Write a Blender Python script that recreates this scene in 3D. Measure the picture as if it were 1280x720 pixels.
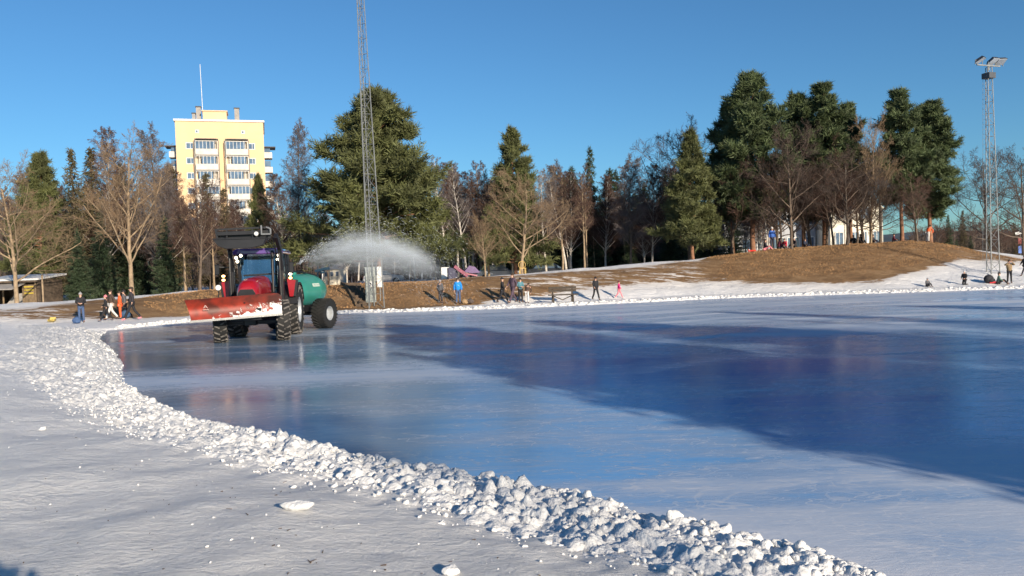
import bpy, math, random
import numpy as np
from mathutils import Vector, Matrix

R = math.radians
for o in list(bpy.data.objects): bpy.data.objects.remove(o)
SC = bpy.context.scene
COL = SC.collection

# ------------------------------------------------------------------ camera
CAM_H = 2.2
FPX = 1000.0
PITCH = math.atan(26 / FPX)
ROLL = R(1.9)
cd = bpy.data.cameras.new('camera'); cam = bpy.data.objects.new('camera', cd); COL.objects.link(cam)
cd.sensor_width = 36; cd.lens = 36 * FPX / 1280; cd.clip_end = 6000; cd.clip_start = 0.1
F_ = Vector((0, math.cos(PITCH), -math.sin(PITCH)))
U0 = Vector((0, math.sin(PITCH), math.cos(PITCH))); R0 = Vector((1, 0, 0))
R_ = R0 * math.cos(ROLL) - U0 * math.sin(ROLL)
U_ = U0 * math.cos(ROLL) + R0 * math.sin(ROLL)
M = Matrix((R_, U_, -F_)).transposed().to_4x4(); M.translation = Vector((0, 0, CAM_H))
cam.matrix_world = M
SC.camera = cam

# ------------------------------------------------------------------ sky and sun
SUN_EL = 16.5
SUN_DIR = Vector((0.53, -0.85, 0)).normalized()            # towards the sun, on the ground
SUN_AZ = math.atan2(SUN_DIR.x, SUN_DIR.y)                  # clockwise from +Y
w = bpy.data.worlds.new('World'); SC.world = w; w.use_nodes = True
nt = w.node_tree; bg = nt.nodes['Background']
sky = nt.nodes.new('ShaderNodeTexSky'); sky.sky_type = 'NISHITA'; sky.sun_disc = False
sky.sun_elevation = R(SUN_EL); sky.sun_rotation = SUN_AZ
sky.air_density = 1.0; sky.dust_density = 0.25; sky.ozone_density = 3.6; sky.altitude = 100
tint = nt.nodes.new('ShaderNodeMix'); tint.data_type = 'RGBA'; tint.blend_type = 'MULTIPLY'; tint.inputs[0].default_value = 1
tint.inputs[7].default_value = (.57, .90, 1.08, 1)                # clear cold winter air
nt.links.new(sky.outputs[0], tint.inputs[6]); nt.links.new(tint.outputs[2], bg.inputs[0]); bg.inputs[1].default_value = 0.074
sl = bpy.data.lights.new('sun', 'SUN'); sun = bpy.data.objects.new('sun', sl); COL.objects.link(sun)
sl.energy = 4.4; sl.angle = R(0.5); sl.color = (1.0, 0.86, 0.68)
ce = math.cos(R(SUN_EL))
sdir = Vector((SUN_DIR.x * ce, SUN_DIR.y * ce, math.sin(R(SUN_EL))))
sun.rotation_euler = sdir.to_track_quat('Z', 'Y').to_euler()
SC.view_settings.view_transform = 'Standard'; SC.view_settings.look = 'None'
SC.view_settings.gamma = 1; SC.view_settings.use_curve_mapping = False
SC.view_settings.exposure = 0.65

# ------------------------------------------------------------------ helpers
def hor(px): return 334 - (px - 640) * 0.0332
def ray(px, py):
    d = F_ * FPX + R_ * (px - 640) + U_ * (360 - py)
    return d / d.y
def at(px, py, Y):
    r = ray(px, py); return Vector((0, 0, CAM_H)) + r * Y
def gp(px, py, z=0.0):
    r = ray(px, py); return Vector((0, 0, CAM_H)) + r * ((z - CAM_H) / r.z)

class MB:
    def __init__(s): s.v = []; s.f = []; s.m = []
    def add(s, vs, fs, mi=0):
        n = len(s.v); s.v += [tuple(q) for q in vs]
        for f in fs: s.f.append(tuple(i + n for i in f)); s.m.append(mi)
    def box(s, c, d, rot=None, mi=0, top=None):
        x, y, z = d[0] / 2, d[1] / 2, d[2] / 2
        t = top or (1, 1)
        vs = [Vector((a * x * (t[0] if k > 0 else 1), b * y * (t[1] if k > 0 else 1), k * z)) for k in (-1, 1) for a, b in ((-1, -1), (1, -1), (1, 1), (-1, 1))]
        if rot is not None: vs = [rot @ q for q in vs]
        vs = [q + Vector(c) for q in vs]
        s.add(vs, [(3, 2, 1, 0), (4, 5, 6, 7), (0, 1, 5, 4), (1, 2, 6, 5), (2, 3, 7, 6), (3, 0, 4, 7)], mi); return s
    def bar(s, a, b, w_, h_=None, mi=0):
        a = Vector(a); b = Vector(b); h_ = h_ or w_; d = (b - a)
        q = d.to_track_quat('Y', 'Z').to_matrix()
        return s.box((a + b) / 2, (w_, d.length, h_), q, mi)
    def tube(s, pts, rad, n=8, mi=0, cap=True):
        pts = [Vector(p) for p in pts]
        if not hasattr(rad, '__len__'): rad = [rad] * len(pts)
        vs = []; fs = []; up = None
        for i, p in enumerate(pts):
            t = (pts[min(i + 1, len(pts) - 1)] - pts[max(i - 1, 0)]).normalized()
            if up is None:
                up = Vector((0, 0, 1)) if abs(t.z) < .9 else Vector((1, 0, 0))
            sx = t.cross(up).normalized(); up = sx.cross(t).normalized()
            for k in range(n):
                a = 2 * math.pi * k / n
                vs.append(p + (sx * math.cos(a) + up * math.sin(a)) * rad[i])
        for i in range(len(pts) - 1):
            for k in range(n):
                fs.append((i * n + k, i * n + (k + 1) % n, (i + 1) * n + (k + 1) % n, (i + 1) * n + k))
        if cap:
            fs.append(tuple(range(n))); fs.append(tuple((len(pts) - 1) * n + k for k in reversed(range(n))))
        s.add(vs, fs, mi); return s
    def lathe(s, prof, axis='Z', c=(0, 0, 0), n=24, mi=0, scale=(1, 1)):
        # prof: list of (radius, along)
        vs = []; fs = []; m = len(prof)
        for k in range(n):
            a = 2 * math.pi * k / n; ca, sa = math.cos(a) * scale[0], math.sin(a) * scale[1]
            for r, t in prof:
                p = {'Z': (r * ca, r * sa, t), 'X': (t, r * ca, r * sa), 'Y': (r * ca, t, r * sa)}[axis]
                vs.append((p[0] + c[0], p[1] + c[1], p[2] + c[2]))
        for k in range(n):
            k2 = (k + 1) % n
            for j in range(m - 1): fs.append((k * m + j, k2 * m + j, k2 * m + j + 1, k * m + j + 1))
        s.add(vs, fs, mi); return s
    def ball(s, c, r, n=10, m=8, mi=0, rot=None):
        if not hasattr(r, '__len__'): r = (r, r, r)
        vs = []; fs = []
        for j in range(m + 1):
            th = math.pi * j / m
            for k in range(n):
                a = 2 * math.pi * k / n
                q = Vector((r[0] * math.sin(th) * math.cos(a), r[1] * math.sin(th) * math.sin(a), r[2] * math.cos(th)))
                if rot is not None: q = rot @ q
                vs.append(q + Vector(c))
        for j in range(m):
            for k in range(n): fs.append((j * n + k, (j + 1) * n + k, (j + 1) * n + (k + 1) % n, j * n + (k + 1) % n))
        s.add(vs, fs, mi); return s
    def prism(s, poly, t0, t1, axis='Y', mi=0):
        n = len(poly)
        def P(a, b, t): return {'Y': (a, t, b), 'X': (t, a, b), 'Z': (a, b, t)}[axis]
        vs = [P(a, b, t0) for a, b in poly] + [P(a, b, t1) for a, b in poly]
        fs = [tuple(range(n)), tuple(range(2 * n - 1, n - 1, -1))] + [(i, i + n, (i + 1) % n + n, (i + 1) % n) for i in range(n)]
        s.add(vs, fs, mi); return s
    def build(s, name, mats, parent=None, smooth=False, bevel=0, loc=None):
        me = bpy.data.meshes.new(name); me.from_pydata(s.v, [], s.f)
        if not isinstance(mats, (list, tuple)): mats = [mats]
        for m in mats: me.materials.append(m)
        me.polygons.foreach_set('material_index', s.m)
        if smooth: me.polygons.foreach_set('use_smooth', [True] * len(s.f))
        import bmesh
        bm = bmesh.new(); bm.from_mesh(me); bmesh.ops.recalc_face_normals(bm, faces=bm.faces)
        if bevel: bmesh.ops.bevel(bm, geom=bm.edges[:], offset=bevel, segments=1, affect='EDGES', clamp_overlap=True)
        bm.to_mesh(me); bm.free()
        if smooth: me.set_sharp_from_angle(angle=R(40))
        o = bpy.data.objects.new(name, me); COL.objects.link(o)
        if parent: o.parent = parent
        if loc is not None: o.location = loc
        return o

def npmesh(name, V, Fc, mat, parent=None, smooth=False, nper=None):
    """V (n,3), Fc (m,k) constant-size faces."""
    me = bpy.data.meshes.new(name); V = np.asarray(V, np.float32); Fc = np.asarray(Fc, np.int32)
    k = Fc.shape[1]
    me.vertices.add(len(V)); me.vertices.foreach_set('co', V.ravel())
    me.loops.add(Fc.size); me.loops.foreach_set('vertex_index', Fc.ravel())
    me.polygons.add(len(Fc)); me.polygons.foreach_set('loop_start', np.arange(0, Fc.size, k, dtype=np.int32))
    if smooth: me.polygons.foreach_set('use_smooth', np.ones(len(Fc), bool))
    me.materials.append(mat); me.update(calc_edges=True)
    o = bpy.data.objects.new(name, me); COL.objects.link(o)
    if parent: o.parent = parent
    return o

def tag(o, label=None, cat=None, group=None, kind=None):
    if label: o['label'] = label
    if cat: o['category'] = cat
    if group: o['group'] = group
    if kind: o['kind'] = kind
    return o
def empty(name, loc, rz=0, label=None, cat=None, group=None):
    o = bpy.data.objects.new(name, None); COL.objects.link(o); o.location = loc; o.rotation_euler = (0, 0, rz)
    o.empty_display_size = .2
    return tag(o, label, cat, group)
KIDS = {}
def copy_tree(o, parent=None):
    c = o.copy(); COL.objects.link(c); c.parent = parent
    for ch in list(o.children): copy_tree(ch, c)
    return c

MATS = {}
def mat(name, col, rough=.6, metal=0, var=.15, scale=6, bump=0, bscale=20, emit=None, estr=0, spec=.5, trans=0, coat=0):
    if name in MATS: return MATS[name]
    m = bpy.data.materials.new(name); m.use_nodes = True; t = m.node_tree; b = t.nodes['Principled BSDF']
    b.inputs['Roughness'].default_value = rough; b.inputs['Metallic'].default_value = metal
    b.inputs['Specular IOR Level'].default_value = spec; b.inputs['Transmission Weight'].default_value = trans
    b.inputs['Coat Weight'].default_value = coat
    tc = t.nodes.new('ShaderNodeTexCoord')
    n = t.nodes.new('ShaderNodeTexNoise'); n.inputs['Scale'].default_value = scale; n.inputs['Detail'].default_value = 5
    t.links.new(tc.outputs['Object'], n.inputs['Vector'])
    r = t.nodes.new('ShaderNodeValToRGB'); r.color_ramp.elements[0].position = .3; r.color_ramp.elements[1].position = .7
    r.color_ramp.elements[0].color = tuple(c * (1 - var) for c in col) + (1,)
    r.color_ramp.elements[1].color = tuple(min(1, c * (1 + var)) for c in col) + (1,)
    t.links.new(n.outputs['Fac'], r.inputs[0]); t.links.new(r.outputs[0], b.inputs['Base Color'])
    if bump:
        n2 = t.nodes.new('ShaderNodeTexNoise'); n2.inputs['Scale'].default_value = bscale; n2.inputs['Detail'].default_value = 6
        t.links.new(tc.outputs['Object'], n2.inputs['Vector'])
        bp = t.nodes.new('ShaderNodeBump'); bp.inputs['Strength'].default_value = bump; bp.inputs['Distance'].default_value = .05
        t.links.new(n2.outputs['Fac'], bp.inputs['Height']); t.links.new(bp.outputs[0], b.inputs['Normal'])
    if emit:
        b.inputs['Emission Color'].default_value = tuple(emit) + (1,); b.inputs['Emission Strength'].default_value = estr
    MATS[name] = m; return m

def nz(x, y, seed=0, n=10, s=1.0):
    """cheap smooth noise, about -1..1"""
    rg = np.random.RandomState(seed); out = 0
    for i in range(n):
        a = rg.rand() * 6.283; k = s * (0.6 + 1.4 * rg.rand()); ph = rg.rand() * 6.283
        out = out + np.sin((np.cos(a) * x + np.sin(a) * y) * k + ph + 1.3 * np.sin((np.cos(a + 1.9) * x + np.sin(a + 1.9) * y) * k * .7 + ph * 2))
    return out / n ** .5 * .8
def sst(a, b, x):
    t = np.clip((x - a) / (b - a), 0, 1); return t * t * (3 - 2 * t)

# ------------------------------------------------------------------ terrain shape
# shoreline of the far side as angle -> distance; near berm as a polyline
A_SH = np.array([-3, -.62, -.502, -.405, -.22, -.12, .02, .16, .26, .64, 3.0])
Y_SH = np.array([33, 34, 35.3, 39.6, 43.2, 42.6, 42.8, 44.4, 46.0, 45.6, 40])
NEAR = [(-17.9, 35.2), (-16.3, 31.0), (-13.2, 26.0), (-10.4, 21.0), (-8.6, 17.2), (-6.5, 14.0), (-4.9, 11.9), (-3.6, 10.3), (-2.15, 9.0),
        (-.55, 7.65), (.55, 6.7), (1.3, 6.05), (1.95, 5.4), (2.4, 4.8), (2.9, 4.0), (3.8, 2.9), (5.5, 1.2), (9, -.4), (16, -1.6), (30, -2.4), (70, -3)]
def far_y(a): return np.interp(a, A_SH, Y_SH)
far_pts = []
for a in (1.5, 1.2, 1.0, .8, .64, .5, .4, .26, .16, .09, .02, -.05, -.12, -.17, -.22, -.3, -.405, -.45, -.502):
    y = float(far_y(a)); far_pts.append((a * y, y))
def smooth_poly(p, it=2):
    for _ in range(it):
        q = [p[0]]
        for a, b in zip(p[:-1], p[1:]):
            q.append((a[0] * .75 + b[0] * .25, a[1] * .75 + b[1] * .25)); q.append((a[0] * .25 + b[0] * .75, a[1] * .25 + b[1] * .75))
        q.append(p[-1]); p = q
    return p
NEARS = smooth_poly(NEAR, 2)
NP = np.array(NEARS)
def near_dist(x, y):
    """signed distance from the near shore (positive = on the snow side)"""
    best = np.full(np.shape(x), 1e9); sg = np.ones(np.shape(x))
    for (ax, ay), (bx, by) in zip(NP[:-1], NP[1:]):
        dx, dy = bx - ax, by - ay; L = dx * dx + dy * dy
        t = np.clip(((x - ax) * dx + (y - ay) * dy) / L, 0, 1)
        ex, ey = x - (ax + t * dx), y - (ay + t * dy); d = np.sqrt(ex * ex + ey * ey)
        c = dx * (y - ay) - dy * (x - ax)         # > 0: left of travel (ice side)
        m = d < best; best = np.where(m, d, best); sg = np.where(m, np.where(c > 0, -1, 1), sg)
    return best * sg
PXC = np.array([-900, -200, 0, 80, 170, 250, 430, 560, 640, 760, 860, 900, 960, 1060, 1140, 1200, 1280, 1500, 2400])
YC = np.array([420, 388, 382, 378, 370, 364, 356.5, 350, 343, 333, 325, 320, 313, 305, 302, 308, 320, 330, 320])
WC = np.array([7, 7, 7, 7, 7, 7, 6, 6, 7, 9, 11, 12, 13, 14, 15, 15, 15, 15, 15])
def STRIPF(px): return np.interp(px, [-300, 140, 260, 420], [6.0, 5.6, 3.4, 2.6])
def far_z(x, y):
    a = x / np.maximum(y, 5); px = 640 + a * 1000
    ys = far_y(a); wc = np.interp(px, PXC, WC); yc = np.interp(px, PXC, YC)
    STRIP = STRIPF(px); Yc = ys + STRIP + wc; zc = CAM_H + (hor(px) - yc) * Yc / 1000
    zc = np.maximum(zc, .3)
    t = y - ys
    z = -.12 + .22 * sst(-.1, .35, t) + .04 * sst(.3, 2.4, t)
    u = np.clip((t - STRIP) / wc, 0, 1)
    prof = np.sin(u * math.pi / 2) ** 1.15
    z = z + (zc - .14) * prof * (t > STRIP)
    back = np.clip((t - STRIP - wc - .6) / 16, 0, 1)
    z = z - (np.maximum(zc * .45, .5)) * sst(0, 1, back)
    z = z + .035 * nz(x, y, 5, 8, 1.6) * sst(.4, 1.5, t) + .05 * nz(x, y, 6, 8, .5) * sst(3, 6, t)
    return z, t, u
def near_z(x, y):
    d = near_dist(x, y)
    z = -.12 + .2 * sst(-.25, .1, d) + .30 * sst(.0, .55, d) + .17 * sst(.6, 2.6, d)
    r = np.sqrt(x * x + y * y)
    z = z + .16 * sst(14, 28, r) * sst(.5, 5, d) * (y > 0)
    z = z + (.035 * nz(x, y, 11, 8, 1.3) + .018 * nz(x, y, 12, 8, 4.0)) * sst(.1, .8, d)
    z = z + .03 * nz(x, y, 13, 9, 9.0) * sst(-.1, .2, d) * (1 - sst(1.2, 2.2, d))
    return z, d
def ground_z(x, y):
    x = np.asarray(x, float); y = np.asarray(y, float)
    zf, t, u = far_z(x, y); zn, d = near_z(x, y)
    w = sst(30.5, 35.5, y + .0 * x) * (x < 100)
    w = np.where(y > 20, w, 0)
    # over the ice the far profile is below zero too
    inice = (d < 0) & (t < 0)
    z = zn * (1 - w) + zf * w
    z = np.where(inice & (y > 20), np.minimum(zf, -.12), z)
    z = np.where((t > 0) & (d < 0), zf, z)
    return z
def gz(x, y): return float(ground_z(np.array([x]), np.array([y]))[0])
def on_ground(px, py, ymin=3.0):
    r = ray(px, py); ys = np.linspace(ymin, 80, 3000); g = ground_z(r.x * ys, ys); z = CAM_H + r.z * ys
    k = np.where(z <= g)[0]; y = ys[k[0]] if len(k) else 50.0
    return Vector((r.x * y, y, gz(r.x * y, y)))

# ------------------------------------------------------------------ ground mesh
def build_ground():
    th = np.concatenate([np.linspace(-180, -60, 60)[:-1], np.linspace(-60, -38, 60)[:-1], np.linspace(-38, 38, 620)[:-1], np.linspace(38, 60, 40)[:-1], np.linspace(60, 180, 60)[:-1]])
    th = np.radians(th)
    rr = np.concatenate([np.geomspace(.4, 3, 40)[:-1], np.geomspace(3, 14, 260)[:-1], np.geomspace(14, 40, 150)[:-1], np.linspace(40, 70, 170)[:-1], np.geomspace(70, 5000, 70)])
    T, RR = np.meshgrid(th, rr, indexing='ij'); X = np.sin(T) * RR; Y = np.cos(T) * RR
    Z = ground_z(X, Y)
    far = np.sqrt(X ** 2 + Y ** 2)
    Z = Z * (1 - sst(120, 300, far)) + .3 * sst(120, 300, far)
    nT, nR = X.shape
    V = np.stack([X, Y, Z], -1).reshape(-1, 3); V = np.vstack([V, [[0, 0, gz(0, 0.01)]]])
    i = np.arange(nT)[:, None]; j = np.arange(nR - 1)[None, :]; i2 = (i + 1) % nT
    Fq = np.stack([i * nR + j, i * nR + j + 1, i2 * nR + j + 1, i2 * nR + j], -1).reshape(-1, 4)
    # split to tris to share face size with the centre fan
    Ft = np.vstack([Fq[:, [0, 1, 2]], Fq[:, [0, 2, 3]]])
    k = np.arange(nT); Fc = np.stack([k * 0 + len(V) - 1, k * nR, ((k + 1) % nT) * nR], -1)
    Ft = np.vstack([Ft, Fc])[:, ::-1]
    o = npmesh('ground', V, Ft, M_ground, smooth=True)
    # grass cover density
    x, y = V[:, 0], V[:, 1]; zf, t, u = far_z(x, y); a = x / np.maximum(y, 5); px = 640 + a * 1000
    STRIP = STRIPF(px); uu = (t - STRIP) / np.interp(px, PXC, WC)
    def prof(xs, ys): return np.interp(px, xs, ys)
    lo = prof([-100, 60, 130, 200, 380, 400, 570, 600, 700, 800, 880, 930, 1100, 1150, 1200, 1280], [.3, .15, .05, .0, .0, -.12, -.12, .02, .16, .25, .22, .18, .16, .28, .42, .5])
    hi = prof([-100, 60, 130, 200, 380, 400, 570, 600, 640, 800, 880, 930, 1100, 1150, 1200, 1280], [.7, .75, .95, .86, 1.3, 2, 2, .95, .80, .80, .9, 2, 2, 1.2, .9, .8])
    am = prof([-100, 60, 130, 200, 250, 400, 570, 610, 700, 780, 860, 920, 1000, 1150, 1200, 1280], [.50, .54, .60, .75, .66, 1.3, .85, .60, .55, .56, .55, .70, 1.1, 1.0, .62, .56])
    g = am * sst(lo - .22, lo + .14, uu) * (1 - sst(hi - .1, hi + .06, uu))
    g = np.where(t > STRIP + np.interp(px, PXC, WC) + 14, .45, g)      # wood floor: part snow, part litter
    g = np.where((y < 36) | (t < 0), np.where(y < -3, .1, 0), g)
    at_ = o.data.attributes.new('grass_cover', 'FLOAT', 'POINT'); at_.data.foreach_set('value', g.astype(np.float32))
    tag(o, kind='structure'); return o

def mk_ground_mat():
    m = bpy.data.materials.new('snow_and_grass'); m.use_nodes = True; t = m.node_tree; L = t.links; b = t.nodes['Principled BSDF']
    N = t.nodes.new
    tc = N('ShaderNodeTexCoord')
    def noise(scale, det, vec=None, rough=.55, dist=0):
        n = N('ShaderNodeTexNoise'); n.inputs['Scale'].default_value = scale; n.inputs['Detail'].default_value = det
        n.inputs['Roughness'].default_value = rough; n.inputs['Distortion'].default_value = dist
        L.new(vec or tc.outputs['Object'], n.inputs['Vector']); return n
    def mapping(sc, rz=0):
        mp = N('ShaderNodeMapping'); mp.inputs['Scale'].default_value = sc; mp.inputs['Rotation'].default_value = (0, 0, rz)
        L.new(tc.outputs['Object'], mp.inputs['Vector']); return mp.outputs[0]
    def math_(op, a, b_=None, c=None):
        n = N('ShaderNodeMath'); n.operation = op
        for i, v in enumerate((a, b_, c)):
            if v is None: continue
            if hasattr(v, 'links'): L.new(v, n.inputs[i])
            else: n.inputs[i].default_value = v
        return n.outputs[0]
    def mix(fac, c1, c2):
        n = N('ShaderNodeMix'); n.data_type = 'RGBA'
        if hasattr(fac, 'links'): L.new(fac, n.inputs[0])
        else: n.inputs[0].default_value = fac
        for i, c in ((6, c1), (7, c2)):
            if hasattr(c, 'links'): L.new(c, n.inputs[i])
            else: n.inputs[i].default_value = tuple(c) + (1,)
        return n.outputs[2]
    at_ = N('ShaderNodeAttribute'); at_.attribute_name = 'grass_cover'; g = at_.outputs['Fac']
    # streaky patches along the slope
    v1 = mapping((.45, 2.2, 2.2), R(8))
    n1 = noise(.9, 8, v1, .68, .6)
    n1b = noise(7, 4, mapping((.5, 1.6, 1.6)), .6)
    pat = math_('ADD', math_('MULTIPLY', n1.outputs['Fac'], .75), math_('MULTIPLY', n1b.outputs['Fac'], .25))
    fac = math_('MULTIPLY', math_('SUBTRACT', math_('ADD', g, pat), 1.0), 14.0)
    fac = math_('ADD', fac, .5); cl = N('ShaderNodeClamp'); L.new(fac, cl.inputs[0]); fac = cl.outputs[0]
    # grass colours
    n2 = noise(.8, 9, mapping((1, 1.6, 1.6), R(20)), .75, .5); cr = N('ShaderNodeValToRGB'); e = cr.color_ramp.elements
    e[0].position = .3; e[0].color = (.12, .062, .03, 1); e[1].position = .66; e[1].color = (.62, .40, .21, 1)
    el = e.new(.5); el.color = (.37, .215, .10, 1); L.new(n2.outputs['Fac'], cr.inputs[0])
    n3 = noise(14, 6, mapping((1, .6, 1)), .75)
    gc = mix(math_('MULTIPLY', n3.outputs['Fac'], .75), cr.outputs[0], (.26, .16, .08))
    # snow colours: icy greyish to white
    vs = mapping((1, 1.9, 1), R(-24))
    s1 = noise(5.5, 9, vs, .68, .5); s2 = noise(.35, 4)
    cs = N('ShaderNodeValToRGB'); e = cs.color_ramp.elements
    e[0].position = .38; e[0].color = (.78, .775, .78, 1); e[1].position = .60; e[1].color = (.93, .92, .90, 1)
    L.new(math_('ADD', math_('MULTIPLY', s1.outputs['Fac'], .75), math_('MULTIPLY', s2.outputs['Fac'], .25)), cs.inputs[0])
    # a little grit and yellowed spots
    n5 = noise(9, 5, None, .6); grit = N('ShaderNodeValToRGB'); e = grit.color_ramp.elements
    e[0].position = .70; e[0].color = (0, 0, 0, 1); e[1].position = .78; e[1].color = (.7, .7, .7, 1); L.new(n5.outputs['Fac'], grit.inputs[0])
    sc = mix(grit.outputs[0], cs.outputs[0], (.42, .37, .30))
    fl = noise(17, 4, vs, .6, .3); fr_ = N('ShaderNodeValToRGB'); e = fr_.color_ramp.elements; e[0].position = .57; e[0].color = (0, 0, 0, 1); e[1].position = .66; e[1].color = (.9, .9, .9, 1); L.new(fl.outputs['Fac'], fr_.inputs[0])
    sc = mix(fr_.outputs[0], sc, (.90, .89, .87))
    sc = mix(math_('MULTIPLY', g, math_('ADD', n1b.outputs['Fac'], .25)), sc, (.56, .46, .36))      # thin, littered snow where grass shows through
    L.new(mix(fac, sc, gc), b.inputs['Base Color'])
    rr = math_('ADD', math_('MULTIPLY', s1.outputs['Fac'], .3), .35); 
    rmix = N('ShaderNodeMix'); rmix.data_type = 'FLOAT'; L.new(fac, rmix.inputs[0]); L.new(rr, rmix.inputs[2]); rmix.inputs[3].default_value = .9
    L.new(rmix.outputs[0], b.inputs['Roughness'])
    # relief
    h1 = noise(4.2, 10, mapping((1, 1.7, 1), R(-24)), .74, .3); h0 = noise(1.3, 3, mapping((1, 1.3, 1), R(30)), .5, .5); h2 = noise(20, 6, mapping((1, 1.4, 1), R(-20)), .65)
    hh = math_('ADD', math_('ADD', h1.outputs['Fac'], math_('MULTIPLY', h0.outputs['Fac'], 1.6)), math_('MULTIPLY', h2.outputs['Fac'], .5))
    hh = math_('ADD', hh, math_('MULTIPLY', n3.outputs['Fac'], .0))
    bp = N('ShaderNodeBump'); bp.inputs['Strength'].default_value = 1.0; bp.inputs['Distance'].default_value = .085
    L.new(hh, bp.inputs['Height'])
    bp2 = N('ShaderNodeBump'); bp2.inputs['Distance'].default_value = .2; L.new(fac, bp2.inputs['Strength'])
    L.new(n3.outputs['Fac'], bp2.inputs['Height']); L.new(bp.outputs[0], bp2.inputs['Normal'])
    L.new(bp2.outputs[0], b.inputs['Normal'])
    b.inputs['Specular IOR Level'].default_value = .35
    return m
M_ground = mk_ground_mat()
build_ground()

def mk_ice_mat():
    m = bpy.data.materials.new('wet_ice'); m.use_nodes = True; t = m.node_tree; L = t.links; b = t.nodes['Principled BSDF']; N = t.nodes.new
    tc = N('ShaderNodeTexCoord')
    def noise(scale, det, sc=(1, 1, 1), rz=0, rough=.55, dist=0):
        mp = N('ShaderNodeMapping'); mp.inputs['Scale'].default_value = sc; mp.inputs['Rotation'].default_value = (0, 0, rz)
        L.new(tc.outputs['Object'], mp.inputs['Vector'])
        n = N('ShaderNodeTexNoise'); n.inputs['Scale'].default_value = scale; n.inputs['Detail'].default_value = det
        n.inputs['Roughness'].default_value = rough; n.inputs['Distortion'].default_value = dist
        L.new(mp.outputs[0], n.inputs['Vector']); return n.outputs['Fac']
    def ramp(src, stops):
        r = N('ShaderNodeValToRGB'); e = r.color_ramp.elements
        e[0].position, e[0].color = stops[0][0], tuple(stops[0][1]) + (1,); e[1].position, e[1].color = stops[-1][0], tuple(stops[-1][1]) + (1,)
        for p, c in stops[1:-1]: k = e.new(p); k.color = tuple(c) + (1,)
        L.new(src, r.inputs[0]); return r.outputs[0]
    def M_(op, a, b_):
        n = N('ShaderNodeMath'); n.operation = op
        for i, v in enumerate((a, b_)):
            if hasattr(v, 'links'): L.new(v, n.inputs[i])
            else: n.inputs[i].default_value = v
        return n.outputs[0]
    at_ = N('ShaderNodeAttribute'); at_.attribute_name = 'frost_and_sun_streaks'; fr = at_.outputs['Fac']
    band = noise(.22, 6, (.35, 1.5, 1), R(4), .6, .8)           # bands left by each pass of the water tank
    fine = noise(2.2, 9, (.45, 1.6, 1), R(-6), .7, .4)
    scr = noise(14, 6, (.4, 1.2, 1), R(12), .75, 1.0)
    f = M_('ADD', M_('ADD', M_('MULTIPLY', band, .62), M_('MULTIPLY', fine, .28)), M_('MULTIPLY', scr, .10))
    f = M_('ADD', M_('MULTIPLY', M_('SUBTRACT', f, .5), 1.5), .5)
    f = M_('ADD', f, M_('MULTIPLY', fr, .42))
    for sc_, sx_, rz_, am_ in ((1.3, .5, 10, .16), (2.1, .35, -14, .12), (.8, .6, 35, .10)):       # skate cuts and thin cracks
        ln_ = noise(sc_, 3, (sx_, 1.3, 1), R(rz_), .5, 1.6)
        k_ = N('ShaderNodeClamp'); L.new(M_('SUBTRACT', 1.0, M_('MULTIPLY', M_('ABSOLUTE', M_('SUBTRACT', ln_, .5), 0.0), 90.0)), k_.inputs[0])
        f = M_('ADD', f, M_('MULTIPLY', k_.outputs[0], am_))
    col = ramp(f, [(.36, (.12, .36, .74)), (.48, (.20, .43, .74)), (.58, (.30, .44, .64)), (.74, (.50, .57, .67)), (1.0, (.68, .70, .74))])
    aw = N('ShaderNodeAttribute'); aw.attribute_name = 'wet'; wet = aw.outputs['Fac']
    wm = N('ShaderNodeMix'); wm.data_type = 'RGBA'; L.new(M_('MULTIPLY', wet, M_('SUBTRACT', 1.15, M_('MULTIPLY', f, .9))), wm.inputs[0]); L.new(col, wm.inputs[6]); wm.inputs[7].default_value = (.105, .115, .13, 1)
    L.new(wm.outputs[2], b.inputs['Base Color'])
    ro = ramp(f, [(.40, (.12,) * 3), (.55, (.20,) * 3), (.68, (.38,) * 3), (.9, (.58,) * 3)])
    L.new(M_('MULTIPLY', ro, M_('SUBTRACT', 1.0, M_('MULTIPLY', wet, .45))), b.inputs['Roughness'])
    b.inputs['IOR'].default_value = 1.33
    bp = N('ShaderNodeBump'); bp.inputs['Strength'].default_value = .35; bp.inputs['Distance'].default_value = .012
    h = M_('ADD', M_('MULTIPLY', fine, .6), M_('MULTIPLY', scr, M_('ADD', M_('MULTIPLY', fr, 1.2), .25)))
    L.new(h, bp.inputs['Height']); L.new(bp.outputs[0], b.inputs['Normal'])
    return m
M_ice = mk_ice_mat()
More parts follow.
